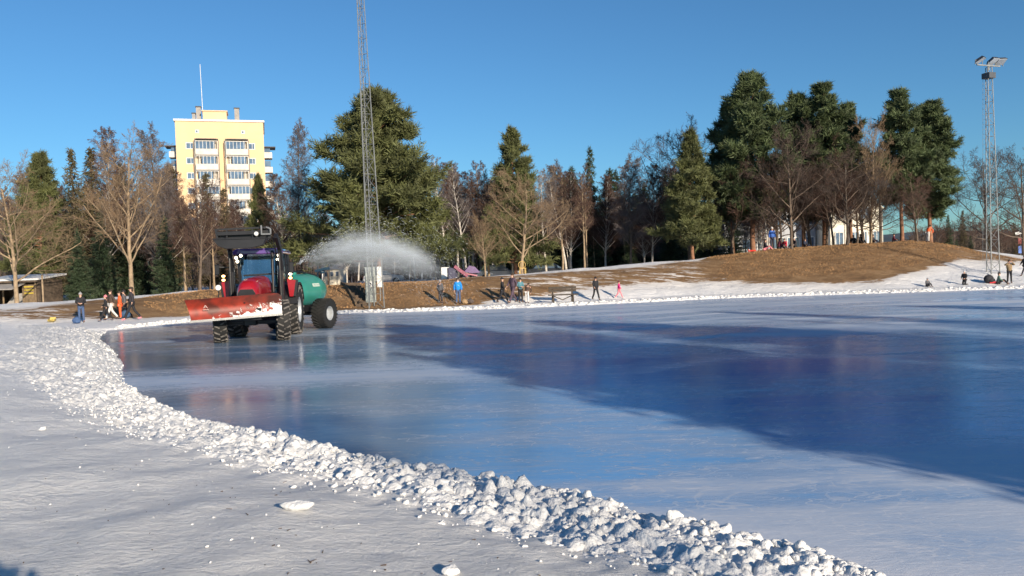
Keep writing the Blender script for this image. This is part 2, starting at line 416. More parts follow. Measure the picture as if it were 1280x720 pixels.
def build_ice():
    # a grid clipped by the shore through the ground profile: the ground rises through z=0 along the shore
    xs = np.concatenate([np.linspace(-20, 12, 161)[:-1], np.linspace(12, 70, 80)]); ys = np.concatenate([np.linspace(-3.5, 16, 120)[:-1], np.linspace(16, 47.5, 180)])
    X, Y = np.meshgrid(xs, ys, indexing='ij'); Z = X * 0
    d = near_dist(X, Y); t = Y - far_y(X / np.maximum(Y, 5))
    ok = (d < .35) & ((t < .35) | (Y < 20))
    nX, nY = X.shape; i, j = np.meshgrid(np.arange(nX - 1), np.arange(nY - 1), indexing='ij')
    Fq = np.stack([i * nY + j, (i + 1) * nY + j, (i + 1) * nY + j + 1, i * nY + j + 1], -1).reshape(-1, 4)
    k = ok.ravel(); keep = k[Fq].all(1)
    Fq = Fq[keep]; used = np.unique(Fq); mp = -np.ones(nX * nY, int); mp[used] = np.arange(len(used))
    V = np.stack([X, Y, Z], -1).reshape(-1, 3)[used]
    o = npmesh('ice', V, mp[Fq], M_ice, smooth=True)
    x, y = V[:, 0], V[:, 1]; d = near_dist(x, y)
    # rougher, snow-dusted ice close to the near corner and by the far shore
    fr = 1.0 * np.exp(-np.maximum(np.hypot((x - 4.6) / 1.5, (y - 4.2) / 1.0), 0) ** 2 / 7.0)
    fr += .28 * np.exp(-(np.hypot(x - 4, y - 6) / 4.0) ** 2)
    fr += .22 * nz(x, y * 1.6, 81, 8, 1.1) * np.exp(-(np.hypot(x - 4, y - 5.5) / 4.5) ** 2)
    t = y - far_y(x / np.maximum(y, 5)); fr += .75 * np.exp(-(t / 1.3) ** 2) * (y > 20)
    fr += .45 * np.exp(-((t + 6) / 1.3) ** 2) * (y > 20) * sst(-4, 4, x)
    fr += .42 * np.exp(-((y - 17.3 - .05 * x) / 1.1) ** 2) * (1 - sst(-2, 3, x))
    for q, wd, am, x0 in ((-2.9, .7, .5, -6), (-8.6, .35, .7, 0), (-11.0, .6, .55, -2), (-13.4, .3, .8, -1), (-15.2, .5, .6, 2), (-18.5, .45, .6, -1), (-20.6, .25, .7, 2), (-23.5, .4, .6, 1), (-27.5, .5, .5, 0), (-31, .3, .5, 2)):  # tractor-track streaks, brightened to imitate sunlit gaps in the tree shade
        fr += am * np.exp(-((t - q - .9 * np.sin(x * .13 + q) - .05 * x) / wd) ** 2) * (y > 12) * sst(x0, x0 + 6, x) * (.55 + .45 * np.sin(x * .5 + q * 3))
    fr += .16 * sst(14, 30, y)
    fr += .5 * np.exp(-(np.maximum(-d, 0) / .5) ** 2) * sst(-2, 1.5, x)
    a_ = o.data.attributes.new('frost_and_sun_streaks', 'FLOAT', 'POINT'); a_.data.foreach_set('value', np.clip(fr, 0, 1.2).astype(np.float32))
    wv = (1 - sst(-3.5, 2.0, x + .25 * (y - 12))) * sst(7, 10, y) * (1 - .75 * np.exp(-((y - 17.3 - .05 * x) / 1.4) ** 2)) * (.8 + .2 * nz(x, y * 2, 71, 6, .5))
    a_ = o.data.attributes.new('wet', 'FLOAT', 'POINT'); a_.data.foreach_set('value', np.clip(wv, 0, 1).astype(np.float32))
    tag(o, kind='structure')
build_ice()

# distant wooded hill beyond the right side
M_hill = mat('far_hill', (.055, .075, .085), .9, var=.3, scale=.03)  # blue of distant haze is put into the base colour
def build_hills():
    th = np.radians(np.linspace(-50, 50, 160)); n = 10; V = []
    for k in range(n):
        v = k / (n - 1); rad = 650 + 450 * v
        X = np.sin(th) * rad; Y = np.cos(th) * rad
        Hh = (14 + 9 * nz(th * 10, th * 3, 3, 6, 1.0) + 16 * sst(.2, .55, th)) * math.sin(v * math.pi / 2)
        Hh = Hh + 1.6 * nz(X * .09, Y * .09, 4, 8, 1) * v
        V.append(np.stack([X, Y, Hh - .5], -1))
    V = np.array(V); i, j = np.meshgrid(np.arange(n - 1), np.arange(159), indexing='ij')
    Fq = np.stack([i * 160 + j, i * 160 + j + 1, (i + 1) * 160 + j + 1, (i + 1) * 160 + j], -1).reshape(-1, 4)
    tag(npmesh('hills', V.reshape(-1, 3), Fq[:, ::-1], M_hill, smooth=True), kind='structure')
build_hills()

def grit():
    rg = np.random.RandomState(61); S = []
    for k in range(170):
        a = rg.uniform(-.7, .15); r = 4 + 9 * rg.rand() ** 1.5; x, y = a * r, r
        if float(near_dist(np.array([x]), np.array([y]))[0]) < 1.2: continue
        z = gz(x, y); an = rg.rand() * 6.28; l = .006 + .035 * rg.rand() ** 3; p = np.array([x, y, z + .004]); d = np.array([math.cos(an), math.sin(an), .25 * rg.rand()]) * l
        S.append((p, p + d, .002 + .003 * rg.rand()))
    m = MB()
    for p, q, r in S: m.tube([tuple(p), tuple(q)], [r, r * .6], 4)
    tag(m.build('grit', mat('grit', (.09, .06, .04), .9)), 'dark specks and bits of straw lying on the near snow', 'grit', kind='stuff')
grit()
# ------------------------------------------------------------------ snow rubble
M_snow = mat('fresh_snow', (.72, .715, .70), .6, var=.08, scale=9, bump=.5, bscale=30, spec=.35)
def ico(sub):
    import bmesh
    bm = bmesh.new(); bmesh.ops.create_icosphere(bm, subdivisions=sub, radius=1)
    V = np.array([v.co[:] for v in bm.verts]); Fc = np.array([[v.index for v in f.verts] for f in bm.faces]); bm.free(); return V, Fc
def clod(V, rg, amp=.22, sq=.75):
    W = V.copy()
    for _ in range(7):                                   # knock flats off it
        n = rg.normal(size=3); n /= np.linalg.norm(n); c = .55 + .35 * rg.rand()
        dd = W @ n; W -= np.outer(np.maximum(dd - c, 0) * .85, n)
    for s_, a_ in ((2.2, amp), (5, amp * .4)):
        ph = rg.rand(3) * 6; W *= (1 + a_ * (np.sin(W[:, [0]] * s_ + ph[0]) * np.cos(W[:, [1]] * s_ + ph[1]) + .6 * np.sin(W[:, [2]] * s_ * 1.3 + ph[2])))
    return W * np.array([1, .85, sq])
def rotm(rg):
    a, b_, c = rg.rand(3) * 6.283; b_ = (rg.rand() - .5) * 1.6
    ca, sa, cb, sb, cc, sc_ = math.cos(a), math.sin(a), math.cos(b_), math.sin(b_), math.cos(c), math.sin(c)
    return np.array([[ca, -sa, 0], [sa, ca, 0], [0, 0, 1]]) @ np.array([[1, 0, 0], [0, cb, -sb], [0, sb, cb]]) @ np.array([[cc, -sc_, 0], [sc_, cc, 0], [0, 0, 1]])
seg = np.linalg.norm(np.diff(NP, axis=0), axis=1); cum = np.concatenate([[0], np.cumsum(seg)])
def along(s):
    i = np.clip(np.searchsorted(cum, s) - 1, 0, len(seg) - 1); f = (s - cum[i]) / seg[i]
    p = NP[i] * (1 - f)[:, None] + NP[i + 1] * f[:, None]; t = (NP[i + 1] - NP[i]) / seg[i][:, None]
    return p, np.stack([t[:, 1], -t[:, 0]], -1)          # outward normal (snow side)
def build_rubble():
    rg = np.random.RandomState(4); sEnd = float(np.interp(9, NP[:, 0], cum))
    protos = []
    for sub in (1, 2, 3):
        V, Fc = ico(sub); protos.append(([clod(V, rg) for _ in range(14)], Fc))
    S = []; D = []; SZ = []
    def scatter(n, dlo, dhi, lo, hi, pw, near=0.0):
        s = near + rg.rand(n) * (sEnd - near); d = dlo + (dhi - dlo) * rg.beta(1.25, 1.9, n); z = lo + (hi - lo) * rg.rand(n) ** pw
        S.append(s); D.append(d); SZ.append(z)
    scatter(5000, -.12, 1.6, .012, .045, 2.4)
    scatter(10000, -.16, 1.75, .007, .030, 1.9, near=21); scatter(650, -.02, 1.2, .026, .080, 2.6, near=24)
    scatter(450, 1.2, 4.0, .005, .016, 2, near=18)
    S, D, SZ = map(np.concatenate, (S, D, SZ))
    p, nrm = along(S); P = p + nrm * D[:, None]; Z = ground_z(P[:, 0], P[:, 1]); r = np.hypot(P[:, 0], P[:, 1])
    Vs = []; Fs = []; n0 = 0
    for k in range(len(S)):
        pxs = SZ[k] / r[k] * 800
        li = 0 if pxs < 3.0 else (1 if pxs < 8 else 2)
        vv, Fc = protos[li]; W = vv[rg.randint(14)] @ rotm(rg).T * SZ[k]
        zz = Z[k] + SZ[k] * (-.2 + .6 * rg.rand()) + .03 * (1 - min(1, D[k] / 1.5))
        if D[k] < .1: zz = max(zz, SZ[k] * .3)
        Vs.append(W + [P[k, 0], P[k, 1], zz]); Fs.append(Fc + n0); n0 += len(W)
    # the fused bed of the ridge: overlapping half-buried lumps in one rough sheet
    from mathutils import noise as mn
    ss = [0.4]
    while ss[-1] < sEnd:
        q, _ = along(np.array([ss[-1]])); ss.append(ss[-1] + max(.016, .0032 * float(np.hypot(*q[0]))))
    ss = np.array(ss); dd = np.concatenate([np.linspace(-.22, 2.0, 118), np.linspace(2.04, 4.0, 50)]); q, nn = along(ss)
    # smooth the normals so the strip does not fold on bends
    for _ in range(60): nn[1:-1] = (nn[:-2] + nn[2:] + nn[1:-1]) / 3
    nn /= np.linalg.norm(nn, axis=1, keepdims=True)
    X = q[:, 0][:, None] + nn[:, 0][:, None] * dd[None]; Y = q[:, 1][:, None] + nn[:, 1][:, None] * dd[None]
    nS, nD = X.shape; Xf, Yf = X.ravel(), Y.ravel(); Zb = ground_z(Xf, Yf); Df = np.tile(dd, nS); H_ = np.zeros(len(Xf))
    wob = .25 * nz(Xf, Yf, 51, 6, 1.2)
    env = sst(-.20, -.02, Df + wob * .3) * (1 - sst(.9, 1.75, (Df + wob) / (1 + .95 * sst(11, 22, np.hypot(Xf, Yf))))); big = .5 + .5 * np.clip(nz(Xf, Yf, 52, 6, 2.0), -1, 1)
    for i in range(len(Xf)):
        if env[i] <= 0: continue
        x_, y_ = Xf[i], Yf[i]; o1 = mn.noise((x_ * 5, y_ * 5, 3)) * .35
        h = 0
        for fr, amp in ((6.5, .062), (13, .034), (27, .016)):
            F = mn.voronoi((x_ * fr + o1, y_ * fr - o1, fr), distance_metric='DISTANCE', exponent=2.5)
            cc = F[1][0]; cell = (math.sin(cc[0] * 12.9 + cc[1] * 78.2) * 43758.5) % 1.0; dgap = F[0][1] - F[0][0]
            h += amp * (.35 + .9 * cell) * min(1, dgap * 2.4) ** .6 * (1.15 - F[0][0])
        H_[i] = h * (.65 + .6 * big[i])
    Zs = np.maximum(Zb, -.02) + H_ * env - .035 + .03 * env
    i, j = np.meshgrid(np.arange(nS - 1), np.arange(nD - 1), indexing='ij')
    Fq = np.stack([i * nD + j, i * nD + j + 1, (i + 1) * nD + j + 1, (i + 1) * nD + j], -1).reshape(-1, 4)
    Fq = Fq[env[Fq].max(1) > 0]; Ft = np.vstack([Fq[:, [0, 2, 1]], Fq[:, [0, 3, 2]]])
    Vs.append(np.stack([Xf, Yf, Zs], -1)); Fs.append(Ft + n0)
    o = npmesh('snow_rubble', np.vstack(Vs), np.vstack(Fs), M_snow, smooth=True)
    tag(o, 'long low ridge of crumbled white snow clods pushed up along the near edge of the ice', 'snow rubble', kind='stuff')
    # crumbs along the far edge too
    rg = np.random.RandomState(8); Vs = []; Fs = []; n0 = 0; vv, Fc = protos[0]
    for k in range(2600):
        a = -.50 + 1.35 * rg.rand(); y = float(far_y(a)) + (rg.beta(1.2, 3) * 1.6 - .1); x = a * y; sz = .02 + .09 * rg.rand() ** 2.2
        W = vv[rg.randint(14)] @ rotm(rg).T * sz * [1.6, 1, .8]; Vs.append(W + [x, y, gz(x, y) + sz * .2]); Fs.append(Fc + n0); n0 += len(W)
    o = npmesh('snow_edging', np.vstack(Vs), np.vstack(Fs), M_snow, smooth=True)
    tag(o, 'thin line of loose white snow lumps along the far edge of the ice', 'snow lumps', kind='stuff')
    # single big clods one can pick out
    V3, F3 = ico(3)
    big = [(372, 645, .52, .075, 'flat pale snow lump lying alone on the icy snow, left of the rubble'),
           (348, 541, .33, .10, 'rounded snow clod crowning the rubble where it meets the ice, farthest of the big ones'),
           (1057, 706, .28, .085, 'blocky white snow clod at the near end of the rubble, beside the frosty ice'),
           (607, 588, .42, .08, 'boulder-like snow clod on the crest of the rubble, mid picture'),
           (1000, 686, .30, .06, 'angular snow clod on the rubble crest just left of the nearest blocky one'),
           (1092, 712, .22, .06, 'jagged snow clod sitting lowest at the foot of the rubble near the picture bottom'),
           (565, 711, .53, .045, 'small round snow lump below the rubble near the bottom edge of the picture'),
           (52, 523, .62, .04, 'little snow lump alone on the smooth snow at far left')]
    for px, py, z, sz, lab in big:
        g = gp(px, py, z); W = clod(V3, rg, .16, .7) @ rotm(rg).T * sz
        if 'flat pale' in lab: W = clod(V3, rg, .1, .55) * [1.25 * sz, .85 * sz, sz]
        W = W * np.array([1.25, 1, .9]); o = npmesh('snow_clod', W, F3, M_snow, smooth=True); o.location = (g.x, g.y, max(gz(g.x, g.y), 0.02) + sz * .42)
        if sz > .07 and 'flat' not in lab: o.location.z += .03
        tag(o, lab, 'snow lump', 'big loose snow clods')
build_rubble()

# ------------------------------------------------------------------ trees
M_bark_tan = mat('bark_tan', (.30, .22, .14), .9, var=.3, scale=3, bump=.6)
M_bark_dark = mat('bark_dark', (.13, .095, .07), .9, var=.35, scale=3, bump=.6)
M_bark_pine = mat('bark_pine', (.26, .13, .075), .9, var=.4, scale=2.5, bump=.7)
M_bark_birch = mat('bark_birch', (.50, .46, .41), .8, var=.35, scale=4)
M_twig_tan = mat('twig_tan', (.24, .165, .10), .9, var=.25, scale=1)
M_twig_red = mat('twig_red', (.105, .060, .045), .9, var=.25, scale=1)
M_twig_grey = mat('twig_grey', (.15, .125, .12), .9, var=.25, scale=1)
M_twig_dark = mat('twig_dark', (.075, .053, .042), .9, var=.3, scale=1)
M_need_pine = mat('needles_pine', (.072, .098, .036), .7, var=.45, scale=.8)
M_need_olive = mat('needles_olive', (.095, .105, .035), .7, var=.45, scale=.6)
M_need_spruce = mat('needles_spruce', (.035, .058, .025), .75, var=.4, scale=.8)
M_need_brown = mat('needles_brownish', (.085, .070, .032), .8, var=.4, scale=.8)

def frusta(segs, sides):
    """segs: array (n,8) p0,p1,r0,r1 -> verts, quads"""
    S = np.asarray(segs, float); p0 = S[:, 0:3]; p1 = S[:, 3:6]; r0 = S[:, 6:7]; r1 = S[:, 7:8]
    d = p1 - p0; d /= np.maximum(np.linalg.norm(d, axis=1, keepdims=True), 1e-6)
    up = np.where(np.abs(d[:, 2:3]) < .9, [[0, 0, 1.]], [[1., 0, 0]]); sx = np.cross(d, up); sx /= np.linalg.norm(sx, axis=1, keepdims=True); sy = np.cross(d, sx)
    rings = []
    for p, r in ((p0, r0), (p1, r1)):
        for k in range(sides):
            a = 2 * math.pi * k / sides; rings.append(p + (sx * math.cos(a) + sy * math.sin(a)) * r)
    V = np.stack(rings, 1).reshape(-1, 3); n = len(S); base = np.arange(n)[:, None] * 2 * sides
    Fq = np.concatenate([base + np.array([[k, (k + 1) % sides, sides + (k + 1) % sides, sides + k]]) for k in range(sides)], 0)
    return V, Fq

def branch(rg, out, p, d, L, r, lvl, P, tip=False):
    n = P['nseg'][lvl]; pts = [p]; dirs = [d]; rad = [r]; sl_ = L / n
    r = max(r, .0095 if lvl >= 3 else .013); rend = max(r * P['taper'][lvl], .006)
    for i in range(n):
        d = d + rg.normal(size=3) * P['wig'][lvl] + np.array([0, 0, P['trop'][lvl]]); d = d / np.linalg.norm(d)
        q = p + d * sl_; r2 = r + (rend - r) * (i + 1) / n; r1 = r + (rend - r) * i / n
        out[lvl].append(np.concatenate([p, q, [r1, r2]])); p = q; pts.append(p); dirs.append(d); rad.append(r2)
    if lvl + 1 >= len(P['nch']) + 1 or lvl >= P['max']: return
    nc = P['nch'][lvl]
    for c in range(nc):
        f = P['start'][lvl] + (1 - P['start'][lvl]) * ((c + rg.rand()) / nc); k = min(int(f * n), n - 1); g = f * n - k
        q = pts[k] * (1 - g) + pts[k + 1] * g; dd = dirs[k + 1]; rr_ = rad[k] * (1 - g) + rad[k + 1] * g
        s = np.cross(dd, rg.normal(size=3)); s /= np.linalg.norm(s); an = R(P['ang'][lvl] * (.75 + .5 * rg.rand()))
        if lvl == 0:
            ph = c * 2.4 + rg.rand() * .8; s = np.array([math.cos(ph), math.sin(ph), 0])
        nd = dd * math.cos(an) + s * math.sin(an)
        Lc = L * P['len'][lvl] * (.7 + .6 * rg.rand()) * (P['shape'](f) if lvl == 0 else (1.1 - .6 * f))
        branch(rg, out, q, nd, Lc, min(rr_ * P['rr'][lvl], rr_ * .9), lvl + 1, P)

def bare_tree(name, seed, H, P, mt, mc, split=2):
    rg = np.random.RandomState(seed); out = [[] for _ in range(6)]
    branch(rg, out, np.array([0, 0, -.15]), np.array([0, 0, 1.0]), H * P.get('trunk', 1), H * P['r0'], 0, P)
    root = empty(name, (0, 0, 0))
    low = sum(out[:split], []); hi = sum(out[split:], [])
    V, Fq = frusta(low, 7); npmesh('trunk', V, Fq, mt, root, smooth=True)
    V, Fq = frusta(hi, 3); npmesh('crown', V, Fq, mc, root)
    mx = max(s[5] for s in hi); root['h0'] = float(mx)
    return root
P_OAK = dict(nseg=[9, 7, 5, 4, 3], taper=[.25, .3, .35, .4, .4], wig=[.05, .10, .13, .16, .2], trop=[.03, .05, .05, .03, .02], nch=[22, 9, 7, 5],
             start=[.20, .22, .15, .1], ang=[52, 42, 40, 40], len=[.48, .46, .5, .6], rr=[.5, .5, .52, .62], max=4, r0=.017, shape=lambda f: 1.25 - .75 * f)
P_SPREAD = dict(P_OAK, nch=[19, 9, 7, 5], ang=[60, 45, 42, 40], start=[.18, .22, .15, .1], len=[.60, .48, .5, .6], trunk=.85, trop=[.02, .07, .05, .02, .02])
P_BIRCH = dict(nseg=[12, 6, 4, 4, 3], taper=[.12, .25, .3, .4, .4], wig=[.03, .07, .12, .14, .2], trop=[.02, .05, .02, -.10, -.1], nch=[54, 10, 6, 4],
               start=[.22, .12, .15, .1], ang=[42, 38, 42, 45], len=[.25, .48, .62, .65], rr=[.42, .55, .58, .7], max=4, r0=.0105, shape=lambda f: 1.25 - 1.0 * f)
P_SLIM = dict(P_BIRCH, nch=[34, 8, 5, 4], start=[.38, .12, .15, .1], len=[.2, .48, .62, .65])
protos = {}
def P(name): return protos[name]
protos['oak1'] = bare_tree('bare_tree', 1, 12, P_OAK, M_bark_tan, M_twig_tan)
protos['oak2'] = bare_tree('bare_tree', 2, 12, P_SPREAD, M_bark_tan, M_twig_tan)
protos['oak3'] = bare_tree('bare_tree', 3, 12, P_SPREAD, M_bark_dark, M_twig_dark)
protos['oak4'] = bare_tree('bare_tree', 14, 12, P_OAK, M_bark_dark, M_twig_red)
protos['birch1'] = bare_tree('birch_tree', 5, 14, P_BIRCH, M_bark_birch, M_twig_red)
protos['birch2'] = bare_tree('birch_tree', 6, 14, P_BIRCH, M_bark_dark, M_twig_grey)
protos['birch3'] = bare_tree('birch_tree', 7, 14, P_SLIM, M_bark_birch, M_twig_grey)
protos['birch4'] = bare_tree('birch_tree', 8, 14, P_SLIM, M_bark_tan, M_twig_red)

def needles(C, Dr, nb, L, W, rg, spread=.9):
    """tufts of thin needle blades: centres C (n,3), directions Dr (n,3)"""
    n = len(C); C = np.repeat(C, nb, 0); Dr = np.repeat(Dr, nb, 0)
    d = Dr + rg.normal(size=C.shape) * spread; d /= np.linalg.norm(d, axis=1, keepdims=True)
    s = np.cross(d, rg.normal(size=C.shape)); s /= np.linalg.norm(s, axis=1, keepdims=True)
    l = L * (.6 + .8 * rg.rand(len(C), 1)); w_ = W * (.6 + .8 * rg.rand(len(C), 1)); o = C + rg.normal(size=C.shape) * L * .25
    V = np.stack([o - s * w_ * .5, o + s * w_ * .5, o + d * l + s * w_ * .15, o + d * l - s * w_ * .15], 1).reshape(-1, 3)
    return V, np.arange(len(C) * 4).reshape(-1, 4)

def pine_tree(name, seed, H, width, low, mt, mn, shape, nbr=70, tuft=8, L=.36, W=.06, clump=7, trunk_r=.016, up=.25):
    rg = np.random.RandomState(seed); segs = []; C = []; Dr = []
    pts = [np.array([0, 0, -.2])]
    for i in range(12):
        pts.append(pts[-1] + np.array([rg.normal() * .05, rg.normal() * .05, (H + .2) / 12]))
    pts = np.array(pts); r0 = H * trunk_r
    for i in range(12): segs.append(np.concatenate([pts[i], pts[i + 1], [r0 * (1 - i / 12.6), r0 * (1 - (i + 1) / 12.6)]]))
    fine = []
    for b in range(nbr):
        f = low + (1 - low) * ((b + rg.rand()) / nbr); z = f * H; ii = min(int((z + .2) / (H + .2) * 12), 11)
        base = np.array([pts[ii][0], pts[ii][1], z]); a = b * 2.4 + rg.rand()
        u = (f - low) / (1 - low); Lb = width * shape(u) * (.48 + .75 * rg.rand() ** .8)
        if Lb < .2: Lb = .2
        d = np.array([math.cos(a), math.sin(a), up * (1.6 * u - .35) + rg.normal() * .1]); d /= np.linalg.norm(d)
        n = 5; p = base; rb = .012 * Lb + .012
        for k in range(n):
            d = d + rg.normal(size=3) * .10 + np.array([0, 0, .045]); d /= np.linalg.norm(d); q = p + d * Lb / n
            segs.append(np.concatenate([p, q, [rb * (1 - k / n) * 1.6, rb * (1 - (k + 1) / n) * 1.6 + .004]]))
            if k >= 1:
                m = max(2, int(clump * Lb / 1.6 * (k + 1) / n))
                for c in range(m):
                    s = rg.normal(size=3); s[2] *= .45; s /= np.linalg.norm(s); sd = d * .6 + s; sd[2] += .5; sd /= np.linalg.norm(sd)
                    l2 = (.20 + .50 * rg.rand() ** 1.5) * (0.5 + .38 * Lb); o = p + (q - p) * rg.rand(); e = o + sd * l2
                    fine.append(np.concatenate([o, e, [.012, .005]]))
                    for g in (.45, .75, 1.0): C.append(o + (e - o) * g); Dr.append(sd)
            p = q
        C.append(p); Dr.append(d)
    root = empty(name, (0, 0, 0)); V, Fq = frusta(segs, 6); npmesh('trunk', V, Fq, mt, root, smooth=True)
    C = np.array(C); Dr = np.array(Dr); V1, F1 = needles(C, Dr, tuft, L, W, rg, .62)
    V2, F2 = frusta(fine, 3); npmesh('crown', np.vstack([V1, V2]), np.vstack([F1, F2 + len(V1)]), mn, root)
    root['h0'] = float(H); return root
def spruce_tree(name, seed, H, width, low, mt, mn, L=.26, W=.08, dens=1.0):
    rg = np.random.RandomState(seed); segs = [[0, 0, -.2, 0, 0, H * .5, H * .012, H * .007], [0, 0, H * .5, 0, 0, H, H * .007, .01]]; C = []; Dr = []
    z = low * H
    while z < H * .985:
        u = (z / H - low) / (1 - low); Lb0 = width * (1 - u) ** .85 * (.8 + .3 * rg.rand()) + .12; nb = 7 if u < .7 else 5
        for b in range(nb):
            a = rg.rand() * 6.283; Lb = Lb0 * (.65 + .55 * rg.rand()); dr = np.array([math.cos(a), math.sin(a), .15 - .5 * (1 - u)]); dr /= np.linalg.norm(dr)
            p = np.array([0, 0, z + rg.normal() * .1]); n = max(2, int(Lb / .28)); sp = np.array([-math.sin(a), math.cos(a), 0])
            q = p
            for k in range(n):
                q2 = q + dr * Lb / n; dr = dr + np.array([0, 0, .09]); dr /= np.linalg.norm(dr)
                segs.append(np.concatenate([q, q2, [.02 * (1 - k / n) + .006, .02 * (1 - (k + 1) / n) + .005]])); wv = .42 * Lb * (1 - k / n) + .08
                for s in range(int((2 + wv * 5) * dens)):
                    off = sp * (rg.rand() * 2 - 1) * wv; C.append(q + (q2 - q) * rg.rand() + off + np.array([0, 0, -abs(rg.normal()) * .12])); Dr.append(dr * .6 + off * .8 + np.array([0, 0, -.35]))
                q = q2
        z += H * .019 + .10
    for k in range(8): C.append(np.array([0, 0, H * (.95 + .05 * k / 8)])); Dr.append(np.array([0, 0, 1.]))
    root = empty(name, (0, 0, 0)); V, Fq = frusta(np.array(segs), 5); npmesh('trunk', V, Fq, mt, root)
    V1, F1 = needles(np.array(C), np.array(Dr), 4, L, W, rg, .55); npmesh('crown', V1, F1, mn, root)
    root['h0'] = float(H); return root
cone = lambda u: (1 - u) ** .75 * 1.0 + .05
dome = lambda u: max(.08, math.sqrt(max(0, 1 - (u * 1.02) ** 2.4)) * (.55 + .6 * min(1, u * 2.5)))
protos['bigpine'] = pine_tree('pine_tree', 21, 15, 5.6, .14, M_bark_pine, M_need_olive, lambda u: (1 - u) ** .80 * (.95 + .10 * math.sin(u * 17)) + .10, nbr=125, tuft=9, L=.38, W=.065, clump=8)
protos['pine1'] = pine_tree('pine_tree', 22, 14, 3.3, .33, M_bark_pine, M_need_pine, dome, nbr=58, tuft=8, clump=10, up=.55)
protos['pine2'] = pine_tree('pine_tree', 23, 14, 3.3, .26, M_bark_pine, M_need_pine, lambda u: dome(u) * (.85 + .2 * math.cos(u * 14)), nbr=58, tuft=8, clump=10, up=.45)
dome2 = lambda u: min(1.0, .45 + u * 2.2) * (1 - u) ** .58 + .06
protos['pine4'] = pine_tree('pine_tree', 25, 14, 3.2, .20, M_bark_pine, M_need_pine, dome2, nbr=84, tuft=10, clump=9, up=.40)
protos['pine5'] = pine_tree('pine_tree', 26, 14, 3.3, .26, M_bark_pine, M_need_pine, lambda u: dome2(u) * (.9 + .15 * math.sin(u * 20)), nbr=78, tuft=10, clump=9, up=.30)
protos['pine3'] = pine_tree('pine_tree', 24, 13, 3.2, .12, M_bark_pine, M_need_olive, cone, nbr=95, tuft=8, clump=9)
protos['spruce1'] = spruce_tree('spruce_tree', 31, 13, 2.2, .06, M_bark_dark, M_need_spruce)
protos['spruce2'] = spruce_tree('spruce_tree', 32, 13, 1.5, .10, M_bark_dark, M_need_brown, dens=.85)
protos['spruce3'] = spruce_tree('spruce_tree', 33, 13, 2.9, .03, M_bark_dark, M_need_spruce)

USED = set()
def plant(kind, px, topy, Y, label, wx=1.0, rz=None, group=None, cat='tree', basez=None, lean=None, x=None, h=None):
    src = protos[kind]
    if x is None:
        tp = at(px, topy, Y); X = tp.x; H = tp.z - gz(X, Y)
    else: X = x; H = h
    r = src if kind not in USED else copy_tree(src); USED.add(kind)
    r.location = (X, Y, gz(X, Y) if basez is None else basez); s = H / src['h0']; r.scale = (s * wx, s * wx, s)
    r.rotation_euler = (0, 0, rz if rz is not None else (px * .37 + Y) % 6.28)
    if lean: r.rotation_euler = (lean[0], lean[1], r.rotation_euler.z)
    tag(r, label, cat, group); return r

